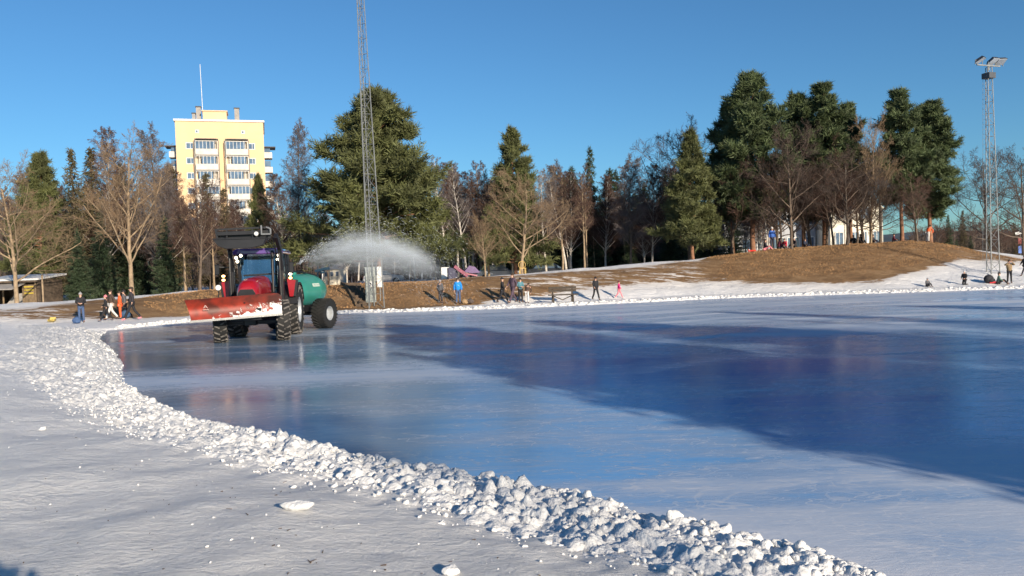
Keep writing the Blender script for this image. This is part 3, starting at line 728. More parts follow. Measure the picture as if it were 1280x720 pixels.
MAIN = [
 # kind, px, topy, Y, width factor, label
 ('bigpine', 466, 118, 62, 1.08, 'biggest conifer, broad dark olive pine behind the tall left floodlight mast'),
 ('pine4', 936, 96, 64, 1.0, 'tallest dark pine with heavy dense crown on the left end of the hill clump'),
 ('pine5', 1026, 109, 66, 1.0, 'dark pine in the middle of the hill clump, rising behind bare brown branches'),
 ('pine5', 1124, 116, 64, .95, 'dark pine at the right end of the hill clump with a bare lower trunk'),
 ('pine4', 1160, 132, 67, 1.05, 'pine leaning over the right edge of the hill clump, lowest boughs hanging over the crest'),
 ('pine3', 862, 167, 62, .98, 'green bushy pine left of the hill clump, foliage reaching almost to the ground'),
 ('pine3', 640, 165, 68, .85, 'blue-green spiky-topped pine right behind the bare spreading tree mid picture'),
 ('spruce1', 737, 184, 74, .8, 'dark pointed spruce topping the wood between the two green pines'),
 ('pine3', 48, 195, 70, .9, 'dark pine behind the pale bare tree over the shed'),
 ('spruce2', 89, 187, 66, 1.05, 'slender spire-shaped spruce, left one of the narrow pair above the shed side'),
 ('spruce2', 112, 186, 67, 1.3, 'slender spire-shaped spruce, right one of the narrow pair left of the tall bare tree'),
 ('spruce3', 96, 285, 58, 1.0, 'low wide dark spruce hugging the snowy bank behind the children at left'),
 ('spruce3', 125, 262, 62, .9, 'dark bushy spruce just left of the tan-trunked bare tree'),
 ('spruce1', 150, 205, 72, 1.0, 'tall dark spruce hidden behind the tan-trunked bare tree'),
 ('spruce3', 205, 270, 64, .95, 'dark spruce behind the bank to the right of the tan-trunked bare tree'),
 ('spruce2', 212, 205, 78, 1.3, 'brownish narrow spruce against the left edge of the yellow block'),
 ('spruce2', 257, 217, 84, 1.1, 'narrow spruce spire in front of the left balconies of the yellow block'),
 ('spruce2', 279, 236, 82, 1.1, 'short narrow spruce between the two balcony stacks of the yellow block'),
 ('pine3', 322, 222, 80, .62, 'olive-brown conifer in front of the right side of the yellow block'),
 ('oak2', 12, 192, 52, 1.0, 'pale tan bare tree with fanning branches beside the shed, leftmost tree'),
 ('oak1', 156, 156, 54, 1.0, 'big bare tree with tan trunk and spreading limbs behind the group of children'),
 ('birch2', 190, 152, 66, 1.0, 'tall hazy purple-grey birch right of the big tan bare tree'),
 ('birch1', 128, 160, 68, 1.0, 'hazy reddish birch behind the left side of the big tan bare tree'),
 ('oak4', 244, 218, 56, .9, 'red-brown twiggy bare tree standing left behind the tractor'),
 ('birch4', 226, 235, 60, 1.3, 'thin pale-stemmed tree with reddish twigs left of the tractor plough'),
 ('birch1', 300, 268, 58, 1.4, 'low reddish birch rising behind the tractor loader'),
 ('birch2', 370, 146, 70, .85, 'tall feathery grey birch between the yellow block and the biggest conifer'),
 ('birch1', 352, 215, 64, 1.2, 'reddish twiggy birch with several pale stems right of the tractor cab'),
 ('oak2', 648, 205, 56, 1.05, 'pale spreading bare tree behind the crest above the group of skaters'),
 ('oak1', 604, 262, 55, 1.0, 'small bare tan tree to the left of the pale spreading one mid picture'),
 ('birch3', 579, 198, 66, 1.0, 'slender pale birch right of the biggest conifer'),
 ('birch4', 606, 200, 70, 1.1, 'slender reddish birch left of the blue-green pine'),
 ('birch3', 557, 190, 74, 1.1, 'thin grey birch peeping over the right shoulder of the biggest conifer'),
 ('birch4', 700, 218, 64, 1.2, 'tan-stemmed birch with red-brown twigs between the pale bare tree and the pointed spruce'),
 ('birch4', 727, 214, 62, 1.1, 'pale-stemmed birch in front of the pointed dark spruce'),
 ('birch2', 785, 190, 68, 1.25, 'wide hazy grey birch in the dark wood left of the green bushy pine'),
 ('birch1', 812, 205, 72, 1.1, 'reddish-topped birch touching the left side of the green bushy pine'),
 ('oak3', 856, 142, 72, .9, 'tall dark bare crown rising behind the green bushy pine'),
 ('oak3', 986, 148, 59.5, .75, 'dark leaning-trunk bare tree on the hill in front of the picnickers'),
 ('oak4', 962, 180, 63, .8, 'reddish bare tree among the hill clump just left of the leaning-trunk tree'),
 ('oak3', 1056, 178, 60.5, .95, 'dark spreading bare tree in front of the white house'),
 ('oak4', 1030, 165, 65, .75, 'red-brown bare tree at the left corner of the white house'),
 ('oak1', 1085, 132, 62.5, .62, 'tall pale-limbed tree with a thin straight trunk by the right part of the white house'),
 ('oak3', 1231, 180, 75, .8, 'dark bare tree standing behind the right floodlight mast'),
 ('oak3', 1278, 176, 70, .9, 'dark bare tree cut by the right edge of the picture'),
 ('pine4', 1000, 122, 67, .9, 'dark pine squeezed between the tallest one and the middle one of the hill clump'),
 ('pine5', 912, 132, 68, .85, 'lower dark pine forming the left shoulder of the hill clump'),
 ('pine5', 1060, 133, 68.5, .8, 'dark pine top rising just behind the tall pale-limbed tree'),
 ('spruce3', 1185, 268, 96, .8, 'small dark spruce beyond the right shoulder of the hill'),
]
for k, px, ty, Y, wx, lab in MAIN: plant(k, px, ty, Y, lab, wx)
# the wood behind: single trees nobody could tell apart
rgw = random.Random(12)
WOOD = {'birch1': 'reddish bare birch standing in the wood behind the bank', 'birch2': 'grey bare birch standing in the wood behind the bank',
        'birch3': 'pale-stemmed slender birch standing in the wood behind the bank', 'birch4': 'tan-stemmed slender birch standing in the wood behind the bank',
        'spruce1': 'dark spruce standing in the wood behind the bank', 'spruce3': 'wide dark spruce standing in the wood behind the bank',
        'oak4': 'red-brown bare tree standing in the wood behind the bank', 'oak3': 'dark bare tree standing in the wood behind the bank', 'spruce2': 'brownish spruce standing in the wood behind the bank'}
def wood(n, pa, pb, ta, tb, Ya, Yb, kinds):
    for i in range(n):
        k = rgw.choice(kinds); px = pa + (pb - pa) * (i + rgw.random()) / n; Y = Ya + (Yb - Ya) * rgw.random()
        plant(k, px, ta + (tb - ta) * rgw.random(), Y, WOOD[k], .9 + .5 * rgw.random(), rz=rgw.random() * 6.28, group='trees of the wood behind the bank')
wood(14, -20, 215, 190, 250, 70, 90, ['birch1', 'birch2', 'birch2', 'birch4'])
wood(20, -30, 215, 225, 285, 72, 100, ['birch1', 'birch2', 'oak4', 'spruce1', 'birch4'])
wood(14, 215, 345, 245, 290, 66, 100, ['birch1', 'oak4', 'birch4', 'birch2'])
wood(14, 345, 560, 225, 285, 76, 100, ['birch1', 'birch2', 'birch3', 'birch4'])
wood(34, 550, 720, 198, 260, 70, 105, ['birch1', 'birch3', 'birch4', 'birch1', 'birch2'])
wood(12, 560, 720, 262, 300, 86, 110, ['spruce1', 'spruce3', 'oak4'])
wood(38, 690, 870, 198, 260, 70, 105, ['birch1', 'birch2', 'spruce1', 'birch4', 'spruce3'])
wood(10, 700, 840, 250, 285, 72, 84, ['spruce3', 'spruce1', 'oak4', 'birch2'])
wood(10, 840, 960, 215, 270, 76, 90, ['birch1', 'birch2', 'spruce1', 'birch4'])
wood(7, 940, 1034, 185, 235, 64.5, 72, ['oak4', 'birch1', 'oak4'])
wood(7, 1165, 1310, 262, 285, 84, 110, ['birch2', 'oak4', 'spruce2'])
wood(5, 1190, 1300, 285, 300, 78, 90, ['spruce3', 'oak4'])

wood(8, 893, 1150, 180, 225, 61.5, 64.5, ['oak4', 'birch1', 'oak4', 'oak3'])
wood(3, 1062, 1105, 185, 220, 61.5, 64.5, ['oak3', 'oak4'])
# low scrub closing the view between the trunks, far behind the wood
def far_wood():
    rg = np.random.RandomState(77); segs = []; C = []; Dr = []
    for i in range(5200):
        a = -.75 + 1.5 * rg.rand(); Y = 112 + 60 * rg.rand(); X = a * Y; z0 = -.2
        if .40 < a < .50: continue
        h = (6.0 + 5 * rg.rand()) * (1 if a < .40 else .62)
        p = np.array([X, Y, z0]); e = p + np.array([rg.normal() * .4, rg.normal() * .4, h]); segs.append(np.concatenate([p, e, [.10, .02]]))
        for b in range(9):
            o = p + (e - p) * (.2 + .8 * rg.rand()); dd = np.array([rg.normal(), rg.normal(), .9]); segs.append(np.concatenate([o, o + dd * (.5 + 1.0 * rg.rand()), [.05, .02]]))
    V, Fq = frusta(segs, 3); o = npmesh('distant_wood', V, Fq, M_twig_dark)
    tag(o, 'dark brown mass of far bare woodland closing the view behind the nearer trees', 'woodland', kind='stuff')
far_wood()

# tall trees on the near right shore, outside the picture: they throw the long shadows over the ice
rgs = random.Random(5)
sh = [(11.8, -2.5, 8.0), (15.0, -4.0, 10.0), (17.6, -4.5, 12.0), (24.0, -4.6, 12.0), (27.0, -5.2, 10.5), (33.5, -5.5, 13.5), (41, -4.8, 12.5), (50, -4.2, 13.5), (57, -5.5, 14)]
for i, (x, y, h) in enumerate(sh):
    plant(['spruce3', 'pine3', 'pine4', 'pine3', 'spruce1'][i % 5], 0, 0, y, 'tall conifer on the near right shore, shading the ice', 1.15, rz=i * 1.3, group='conifers shading the ice', x=x, h=h)

def grass_tufts():
    rg = np.random.RandomState(31); px = np.concatenate([rg.uniform(180, 620, 9000), rg.uniform(600, 900, 5000), rg.uniform(870, 1290, 22000)]); a = (px - 640) / 1000
    ys = far_y(a); wc = np.interp(px, PXC, WC); u = rg.uniform(.02, 1.15, len(px)); y = ys + STRIPF(px) + u * wc; x = a * y
    pat = nz(x, y * 2, 41, 8, .9) * .25 + .5; lo = np.interp(px, [180, 400, 560, 700, 880, 930, 1100, 1150, 1200, 1290], [.1, -.1, -.1, .2, .25, .2, .2, .32, .45, .5]); hi = np.interp(px, [180, 400, 620, 880, 930, 1150, 1220], [.85, 2, .85, .85, 2, 1.2, .85])
    am = np.interp(px, [180, 400, 560, 620, 880, 940, 1150, 1250], [.6, 1, .9, .3, .3, 1, .8, .35]); k = (u > lo + .06 * pat) & (u < hi) & (pat < am); x, y = x[k], y[k]
    z = ground_z(x, y); C = np.stack([x, y, z - .01], -1); D = np.stack([rg.normal(size=len(x)) * .25 - .1, rg.normal(size=len(x)) * .25, np.full(len(x), .6)], -1)
    V, F4 = needles(C, D, 4, .055, .03, rg, .9)
    tag(npmesh('dry_grass', V, F4, mat('dry_grass', (.38, .22, .10), .9, var=.45, scale=.9)), 'short dry brown grass standing on the bank and hill beyond the ice', 'grass', kind='stuff')
grass_tufts()

for i, (x, y, h) in enumerate([(21, -6, 11), (30, -6.5, 12), (37, -6, 11.5), (46.5, -6.5, 12)]):
    plant('oak3', 0, 0, y, 'bare tree between the conifers on the near right shore', 1.0, rz=i * 2.1, group='bare trees shading the ice', x=x, h=h)

for k_, r_ in protos.items():
    if k_ not in USED:
        for c_ in list(r_.children): bpy.data.objects.remove(c_)
        bpy.data.objects.remove(r_)

# ------------------------------------------------------------------ buildings
M_yellow = mat('yellow_render', (.72, .49, .29), .85, var=.05, scale=.5)
M_white_trim = mat('white_trim', (.72, .70, .66), .7, var=.06)
M_balc = mat('balcony_panel', (.60, .56, .50), .7, var=.12, scale=1.2)
M_wglass = mat('window_glass', (.10, .15, .22), .06, var=.3, scale=.8, spec=.9)
M_greyconc = mat('grey_concrete', (.30, .28, .26), .85, var=.15, scale=2)
M_roofdark = mat('dark_roofing', (.07, .065, .065), .8, var=.2)
M_metal = mat('galvanised_steel', (.21, .22, .22), .55, metal=.3, var=.2, scale=5)

def yellow_block():
    Y = 158.0; gx = at(222, 200, Y).x; gx2 = at(331, 200, Y).x; W = (gx2 - gx) / 1.05; cx = (gx + gx2) / 2; top = at(276, 152, Y).z
    r = empty('apartment_tower', (cx, Y, 0), R(17), 'tall yellow apartment block with white balcony stacks rising behind the trees at left', 'building')
    D = 14.0
    MB().box((0, D / 2, top / 2), (W, D, top)).build('wall', M_yellow, r)
    rf = MB().box((0, D / 2, top + .18), (W + .5, D + .5, .36)).build('roof', M_white_trim, r)
    MB().box((-.9, 3.0, top + 1.25), (4.4, 4, 1.8)).box((-.9, 3.0, top + 2.25), (4.8, 4.4, .2)).build('plant_room', [M_yellow], r)
    for x, w_, h_ in ((-4.0, .9, 2.9), (-4.9, .6, 1.6), (3.2, .9, 2.8)):
        c = MB().box((x, 3.2, top + .36 + h_ / 2), (w_, .9, h_)).build('chimney', M_greyconc, r)
        MB().box((x, 3.2, top + .36 + h_ + .11), (w_ + .2, 1.1, .2)).build('chimney_cap', M_roofdark, c)
    MB().tube([(-3.2, 3, top + .3), (-3.25, 3, top + 5), (-3.35, 3, top + 11.8)], [.07, .06, .05], 6).build('antenna', M_white_trim, r)
    fl = 2.92; nfl = int((top - 4) / fl)
    def win(x, z, w_, h_):
        f = MB()
        f.box((x - w_ / 2, -.03, z), (.12, .1, h_ + .12)).box((x + w_ / 2, -.03, z), (.12, .1, h_ + .12)).box((x, -.03, z + h_ / 2), (w_ - .12, .1, .12)).box((x, -.03, z - h_ / 2), (w_ - .12, .1, .12)).box((x + w_ * .12, -.02, z), (.07, .07, h_ - .12))
        o = f.build('window', M_white_trim, r); MB().box((x, .0, z), (w_ - .1, .05, h_ - .1)).build('pane', M_wglass, o)
    for x in (-4.2, 4.3): win(x, top - 2.0, .55, .55)
    for x in (-5.7, 5.75):
        for k in range(min(nfl, 9)): win(x, top - 4.8 - k * fl, 1.25, 1.15)
    for cx_ in (-2.55, 3.05):
        x0, x1 = cx_ - 2.05, cx_ + 2.05
        for k in range(min(nfl, 9)):
            z = top - 4.9 - k * fl
            b = MB().box((cx_, -.55, z - 1.15), (4.1, 1.1, 1.1)).build('balcony', M_balc, r)
            MB().box((cx_, -.5, z - 1.78), (4.2, 1.2, .14)).build('slab', M_greyconc, b)
            g = MB()
            for q in range(7): g.box((x0 + .05 + q * (4.0 / 6), -1.02, z + .15), (.07, .07, 1.5))
            g.box((cx_, -1.02, z + .93), (4.1, .09, .1)); g.build('glazing_bars', M_white_trim, b)
            MB().box((cx_ + (.35 if k % 2 else -.3), -1.0, z + .12), (2.6 if k % 3 else 3.6, .03, 1.35)).build('glazing', M_wglass, b)
            MB().box((cx_, -.02, z + .1), (3.7, .04, 1.5)).build('recess', mat('balcony_back', (.40, .36, .30), .8), b)
        fr = MB().tube([(x0 - .15, -1.1, 4), (x0 - .15, -1.1, top - 3.9), (x0 + .3, -1.1, top - 3.55), (x1 - .3, -1.1, top - 3.55), (x1 + .15, -1.1, top - 3.9), (x1 + .15, -1.1, 4)], .09, 6)
        fr.build('balcony_frame', M_metal, r)
        MB().box((cx_, -.6, top - 3.6), (4.3, 1.2, .14)).build('canopy', M_roofdark, r)
    for sx in (-1, 1):
        for k in range(5):
            z = top - 6.2 - k * fl; MB().box((sx * (W / 2 + .75), 3.5, z), (1.5, 3, 1.15)).build('side_balcony', M_balc, r)
            MB().box((sx * (W / 2 + .6), 3.5, z + 1.2), (1.1, 2.7, 1.2)).build('side_glazing', M_wglass, r)
        MB().box((sx * (W / 2 + 1.1), 3.5, top - 4.6), (2.2, 3.8, .18)).build('side_canopy', M_roofdark, r)
yellow_block()

M_cream = mat('cream_plaster', (.80, .74, .60), .85, var=.05, scale=.6)
M_shade_grey = mat('grey_wall', (.40, .41, .43), .85, var=.08, scale=.6)  # wall of the cream house's wing, with its shade put into the colour
def white_house():
    Y = 92.0; x0 = at(1037, 260, Y).x; x1 = at(1103, 260, Y).x; W = x1 - x0; cx = (x0 + x1) / 2; top = at(1070, 262, Y).z
    r = empty('white_house', (cx, Y, 0), 0, 'cream-white house with gabled front seen between the trunks on the hill', 'building')
    apex = at(1068, 236, Y).z
    MB().prism([(-W / 2, -1), (W / 2, -1), (W / 2, top), (.1, apex), (-W / 2, top)], 0, 12, 'Y').build('wall', M_cream, r)
    f = MB()
    for s in (-1, 1):
        f.bar((s * (W / 2 + .3), 5.9, top - .1), (.1 if s > 0 else .1, 5.9, apex + .14), 12.6, .14)
    f.v = f.v; 
    rf = MB(); 
    for s in (-1, 1):
        a = (s * (W / 2 + .08), top - .05); b = (.1, apex + .03)
        rf.prism([a, b, (b[0], b[1] + .14), (a[0], a[1] + .14)], -.3, 12.3, 'Y')
    rf.build('roof', M_cream, r)
    for x, z, w_, h_ in ((-2.0, 4.2, .9, 1.5), (-.2, 4.2, 1.0, 1.5), (.9, 4.2, .55, 1.5), (-1.9, 7.1, 1.0, 1.3), (1.0, 7.1, 1.1, 1.3), (2.3, 4.2, .8, 1.5)):
        o = MB().box((x - w_ / 2, -.03, z), (.1, .1, h_)).box((x + w_ / 2, -.03, z), (.1, .1, h_)).box((x, -.03, z + h_ / 2), (w_, .12, .1)).box((x, -.03, z - h_ / 2), (w_, .14, .1)).box((x, -.02, z), (.06, .07, h_ - .1)).build('window', M_white_trim, r)
        MB().box((x, 0, z), (w_ - .1, .05, h_ - .1)).build('pane', M_wglass, o)
    for x in (1.75, -.9, 2.9): MB().tube([(x, -.08, 0), (x, -.08, top)], .05, 6).build('downpipe', M_greyconc, r)
    # left wing of the house, its shade painted in as grey walls
    X0 = at(905, 260, 96).x; X1 = x0 - .15; top2 = at(980, 252, 96).z; W2 = X1 - X0
    r2 = empty('grey_building', ((X0 + X1) / 2, 96, 0), 0, 'long left wing of the cream house behind the hill trees, its shade painted as grey walls', 'building')
    MB().box((0, 5, top2 / 2), (W2, 10, top2)).build('wall', M_shade_grey, r2); MB().box((0, 5, top2 + .15), (W2 + .5, 10.6, .3)).build('roof', M_white_trim, r2)
    n = 6
    for i in range(n):
        x = -W2 / 2 + W2 * (i + .5) / n
        for z in (4.0, 6.8):
            o = MB().box((x - .7, -.03, z), (.1, .1, 1.3)).box((x + .7, -.03, z), (.1, .1, 1.3)).box((x, -.03, z + .65), (1.3, .1, .1)).box((x, -.03, z - .65), (1.3, .1, .1)).build('window', M_white_trim, r2)
            MB().box((x, 0, z), (1.3, .05, 1.2)).build('pane', M_wglass, o)
white_house()

M_planks = mat('dark_planks', (.10, .072, .05), .9, var=.35, scale=4, bump=.4)
M_plankl = mat('tan_planks', (.17, .12, .07), .85, var=.3, scale=5)
M_yell = mat('yellow_paint', (.45, .34, .05), .6, var=.1)
def shed():
    Y = 56.0; x0 = at(-22, 370, Y).x; x1 = at(48, 370, Y).x; W = x1 - x0; cx = (x0 + x1) / 2; zb = gz(cx, Y) - .1; top = at(30, 350, Y).z - zb
    r = empty('shed', (cx, Y, zb), 0, 'low dark wooden shelter with snowy roof behind the leftmost tree', 'shed')
    MB().box((0, 3.0, top / 2), (W, .12, top)).box((-W / 2, 1.5, top / 2), (.12, 2.88, top)).box((W / 2 - .06, 1.5, top / 2), (.12, 2.88, top)).build('wall', M_planks, r)
    rf = MB().box((0, 1.4, top + .06), (W + .25, 3.9, .12), Matrix.Rotation(R(5), 3, 'X')).build('roof', M_planks, r)
    MB().box((.1, 1.4, top + .19), (W + .3, 3.7, .12), Matrix.Rotation(R(5), 3, 'X')).build('roof_snow', M_snow, rf)
    px0, px1 = W / 2 - 1.15, W / 2 - .55
    MB().box((W / 2 - .62, .02, top * .42), (.95, .1, top * .82)).build('door', M_plankl, r)
    b = MB(); 
    for k in range(3): b.box((W / 2 - .62, -.06, top * (.50 + .12 * k)), (.62, .05, .10))
    b.build('yellow_boards', M_yell, r)
    MB().prism([(-W / 2 + 1.2, .1), (-W / 2 + 1.9, .9), (W / 2 - 1.4, .95), (W / 2 - 1.3, .1)], .6, .75, 'Y').build('tarpaulin', M_greyconc, r)
    for x in (-W / 2 + .3, -.4, W / 2 - .1): MB().tube([(x, -.15, -.2), (x, -.15, top + .02)], .06, 6).build('post', M_plankl, r)
    o = MB().box((-.2, -.9, top * .78), (W * .7, 1.6, .08), Matrix.Rotation(R(14), 3, 'X')).build('awning', M_greyconc, r)
    p = at(54, 376, 54.5); z0 = gz(p.x, 54.5)
    o = MB().tube([(0, 0, -.1), (0, 0, 1.9)], .06, 8).tube([(0, 0, 1.9), (0, 0, 1.93)], .08, 8).build('wooden_post', M_bark_tan, loc=(p.x, 54.5, z0)); tag(o, 'pale upright post at the right corner of the dark shed', 'post')
shed()

def small_house():
    Y = 98.0; x0 = at(404, 345, Y).x; x1 = at(424, 345, Y).x; W = x1 - x0; cx = (x0 + x1) / 2; t = at(414, 337, Y).z
    r = empty('small_house', (cx, Y, 0), 0, 'small cream house with grey roof glimpsed beyond the water tank', 'building')
    MB().box((0, 2, t / 2), (W, 4, t)).build('wall', M_cream, r)
    MB().prism([(-.3, t), (4.3, t), (2, t + 1.0)], -W / 2 - .3, W / 2 + .3, 'X').build('roof', M_greyconc, r)
    for x in (-.6, .1, .75):
        o = MB().box((x, -.03, t - .55), (.42, .06, .62)).build('window', M_white_trim, r); MB().box((x, -.07, t - .55), (.3, .03, .5)).build('pane', M_wglass, o)
small_house()

# ------------------------------------------------------------------ floodlight masts
M_lampbox = mat('lamp_housing', (.07, .075, .085), .5, metal=.3)
M_lampglass = mat('lamp_glass', (.45, .5, .55), .1, var=.1, spec=.8)
def mast(base, H, wb, wt, lab, lights, name='floodlight_mast', tilt=0):
    r = empty(name, base, R(20), lab, 'light mast'); r.rotation_euler = (0, -tilt, R(20))
    n = 3; fr = MB(); br = MB(); ang = [R(a) for a in (90, 210, 330)]
    def c(k, f):
        w_ = (wb + (wt - wb) * f) * .577; return Vector((math.cos(ang[k]) * w_, math.sin(ang[k]) * w_, H * f))
    for k in range(n): fr.tube([c(k, 0), c(k, 1)], [.038, .024], 6)
    fr.build('leg_tubes', M_metal, r)
    ns = int(H / (wb * .95)); 
    for i in range(ns):
        f0, f1 = i / ns, (i + 1) / ns
        for k in range(n):
            a, b = (k, (k + 1) % n) if i % 2 else ((k + 1) % n, k)
            br.tube([c(a, f0), c(b, f1)], .014, 4, cap=False); br.tube([c(k, f1), c((k + 1) % n, f1)], .012, 4, cap=False)
    br.build('lattice', M_metal, r)
    ld = MB(); 
    for s in (-1, 1): ld.tube([c(0, 0) + Vector((s * .17, .12, .8)), c(0, 1) + Vector((s * .12, .1, -.5))], .012, 4)
    q = 1.0
    while q < H - .6:
        p = c(0, q / H); ld.bar(p + Vector((-.15, .11, 0)), p + Vector((.15, .11, 0)), .015); q += .32
    ld.build('ladder', M_metal, r)
    MB().box((0, 0, H - .55), (wt + .2, wt + .2, .35)).build('junction_box', M_lampbox, r)
    MB().bar((-1.0, 0, H + .1), (1.0, 0, H + .1), .07).bar((0, 0, H - .2), (0, 0, H + .1), .09).build('crossarm', M_metal, r)
    for x, rz, up in lights:
        q = Matrix.Rotation(rz, 3, 'Z') @ Matrix.Rotation(R(-28), 3, 'X')
        f = MB().box((x, -.1, H + .42), (.55, .62, .17), q, top=(.72, .72)).build('floodlight', M_lampbox, r)
        MB().box(Vector((x, -.1, H + .42)) + q @ Vector((0, 0, -.095)), (.5, .55, .03), q).build('lamp_glass', M_lampglass, f)
        MB().bar((x - .3, 0, H + .12), (x - .3, -.05, H + .42), .035).bar((x + .3, 0, H + .12), (x + .3, -.05, H + .42), .035).build('bracket', M_metal, f)
    return r
b1 = gp(470, 385, .14); b1.z = gz(b1.x, b1.y) - .05
mast(b1, 18.6, .86, .36, 'tall steel lattice floodlight mast rising from the bank left of centre beside a grey cabinet', [(-.7, .3, 0), (.1, 0, 0), (.8, -.3, 0)], tilt=R(.8))
b2 = gp(1241, 353, .2); b2.z = gz(b2.x, b2.y) - .05
mast(b2, at(1236, 84, b2.y).z - b2.z, .74, .36, 'slim lattice floodlight mast with three lamps at the right side of the far shore', [(-.85, .5, 0), (.25, 0, 0), (.95, -.4, 0)], tilt=R(.2))

mast((31.0, -43.5, .4), 18.6, 1.0, .5, 'unseen floodlight mast behind the photographer, added for its long shadow on the ice', [(-.7, .3, 0), (.1, 0, 0), (.8, -.3, 0)])  # stands out of view, added to throw the soft shadow band
M_cab = mat('cabinet_grey', (.30, .33, .31), .55, var=.15, scale=3)
M_white = mat('white_paint', (.72, .72, .70), .6, var=.05)
M_blk = mat('black_paint', (.02, .02, .022), .5, var=.2)
c = gp(466, 383.5, .14); c.y -= .45; zc_ = gz(c.x, c.y)
r = empty('electric_cabinet', (c.x, c.y, zc_), R(3), 'grey-green metal electrical cabinet with white notice fixed to the foot of the left mast', 'cabinet')
MB().box((0, 0, 1.0), (.58, .34, 2.0)).box((0, 0, 2.03), (.64, .40, .06)).build('body', M_cab, r, bevel=.008)
MB().box((0, -.18, 1.42), (.5, .02, 1.0)).build('upper_door', M_cab, r); MB().box((0, -.18, .42), (.5, .02, .7)).build('lower_door', M_cab, r)
o = MB().box((.02, -.2, 1.05), (.17, .012, .30)).build('notice', M_white, r)
MB().box((.02, -.209, 1.09), (.07, .006, .10)).box((.02, -.209, .98), (.11, .006, .015)).build('notice_print', M_blk, o)
MB().bar((.2, -.21, 1.2), (.2, -.21, 1.35), .025).build('handle', M_blk, r)
s = Vector((c.x + .52, c.y + .05, 0)); s.z = gz(s.x, s.y)
r = empty('sign_board', s, R(-8), 'tall narrow white board on a post right beside the grey cabinet', 'sign')
MB().tube([(0, .05, -.1), (0, .05, 2.1)], .025, 6).build('post', M_metal, r); MB().box((0, 0, 1.42), (.27, .03, 1.2)).build('panel', M_white, r)

# steps cut through the bank left of the mast
def steps():
    a0 = gp(455, 385, .14); r = empty('bank_steps', (a0.x, a0.y, 0), 0, 'dark timber-edged steps climbing the brown bank just left of the mast', 'steps')
    m = MB(); n = 13; x1 = at(436, 357, a0.y + 6.2).x
    for i in range(n):
        f = i / (n - 1); x = a0.x + (x1 - a0.x) * f; y = a0.y + .3 + 6.0 * f; z = gz(x, y); m.box((x - a0.x + .02, y - a0.y, z - .02), (.95, .40, .10)); m.box((x - a0.x + .02, y - a0.y - .19, z - .0), (1.0, .07, .19))
    m.build('treads', M_planks, r); e = MB()
    for s in (-.52,):
        pts = []
        for i in range(8):
            f = i / 7; x = a0.x + (x1 - a0.x) * f + s; y = a0.y + .3 + 6.0 * f; pts.append((x - a0.x, y - a0.y, gz(x, y) + .10))
        for p, q in zip(pts[:-1], pts[1:]): e.bar(p, q, .09, .16)
    e.build('stringer', M_plankl, r)
steps()

# ------------------------------------------------------------------ bench, chair, play frame, cars, sled
M_bench = mat('bench_wood', (.055, .042, .03), .8, var=.3, scale=8)
def bench():
    g = on_ground(703.5, 377.5); r = empty('picnic_bench', (g.x, g.y, gz(g.x, g.y)), R(4), 'dark wooden bench table standing on the snow between the walkers', 'bench')
    W = 1.45
    MB().box((0, .06, .80), (W + .1, .05, .13)).box((0, .08, .64), (W + .1, .05, .13)).build('backrest', M_bench, r)
    MB().box((0, -.32, .42), (W + .2, .12, .07)).box((0, -.17, .42), (W + .2, .12, .07)).build('seat', M_bench, r)
    for s in (-1, 1):
        MB().bar((s * .55, .22, 0), (s * .55, .08, .72), .08).bar((s * .55, -.34, 0), (s * .55, -.26, .42), .08).bar((s * .55, -.34, .36), (s * .55, .2, .36), .06).build('leg', M_bench, r)
    MB().bar((-.5, 0, .34), (0, 0, .12), .05).bar((.5, 0, .34), (0, 0, .12), .05).build('brace', M_bench, r)
bench()
def round_chair():
    p = at(653, 335, 54.5); r = empty('wooden_chair', (p.x, 54.5, gz(p.x, 54.5) - .03), R(10), 'yellow round-backed wooden chair on the crest below the pale spreading tree', 'chair'); r.scale = (.8, .8, .8)
    mY = mat('yellow_wood', (.52, .35, .12), .7, var=.2); k = 1.25
    MB().box((0, 0, .42 * k), (.44 * k, .42 * k, .05)).build('seat', mY, r)
    b = MB().tube([(math.sin(a) * .25 * k, .2, (.66 + .24 * math.cos(a)) * k) for a in [i * math.pi / 8 for i in range(-9, 8)]], .025, 6)
    for x in (-.12, 0, .12): b.bar((x * k, .2, .45 * k), (x * k, .2, .88 * k), .03)
    b.build('backrest', mY, r)
    for s in (-1, 1):
        for y in (-.17, .19): MB().bar((s * .19 * k, y, 0), (s * .19 * k, y, .42 * k), .05).build('leg', mY, r)
round_chair()
M_mag = mat('magenta_panel', (.20, .03, .07), .5, var=.2); M_pur = mat('purple_panel', (.10, .05, .15), .5, var=.2); M_pink = mat('pink_panel', (.38, .13, .16), .5, var=.1); M_navy = mat('navy_panel', (.03, .03, .07), .6)
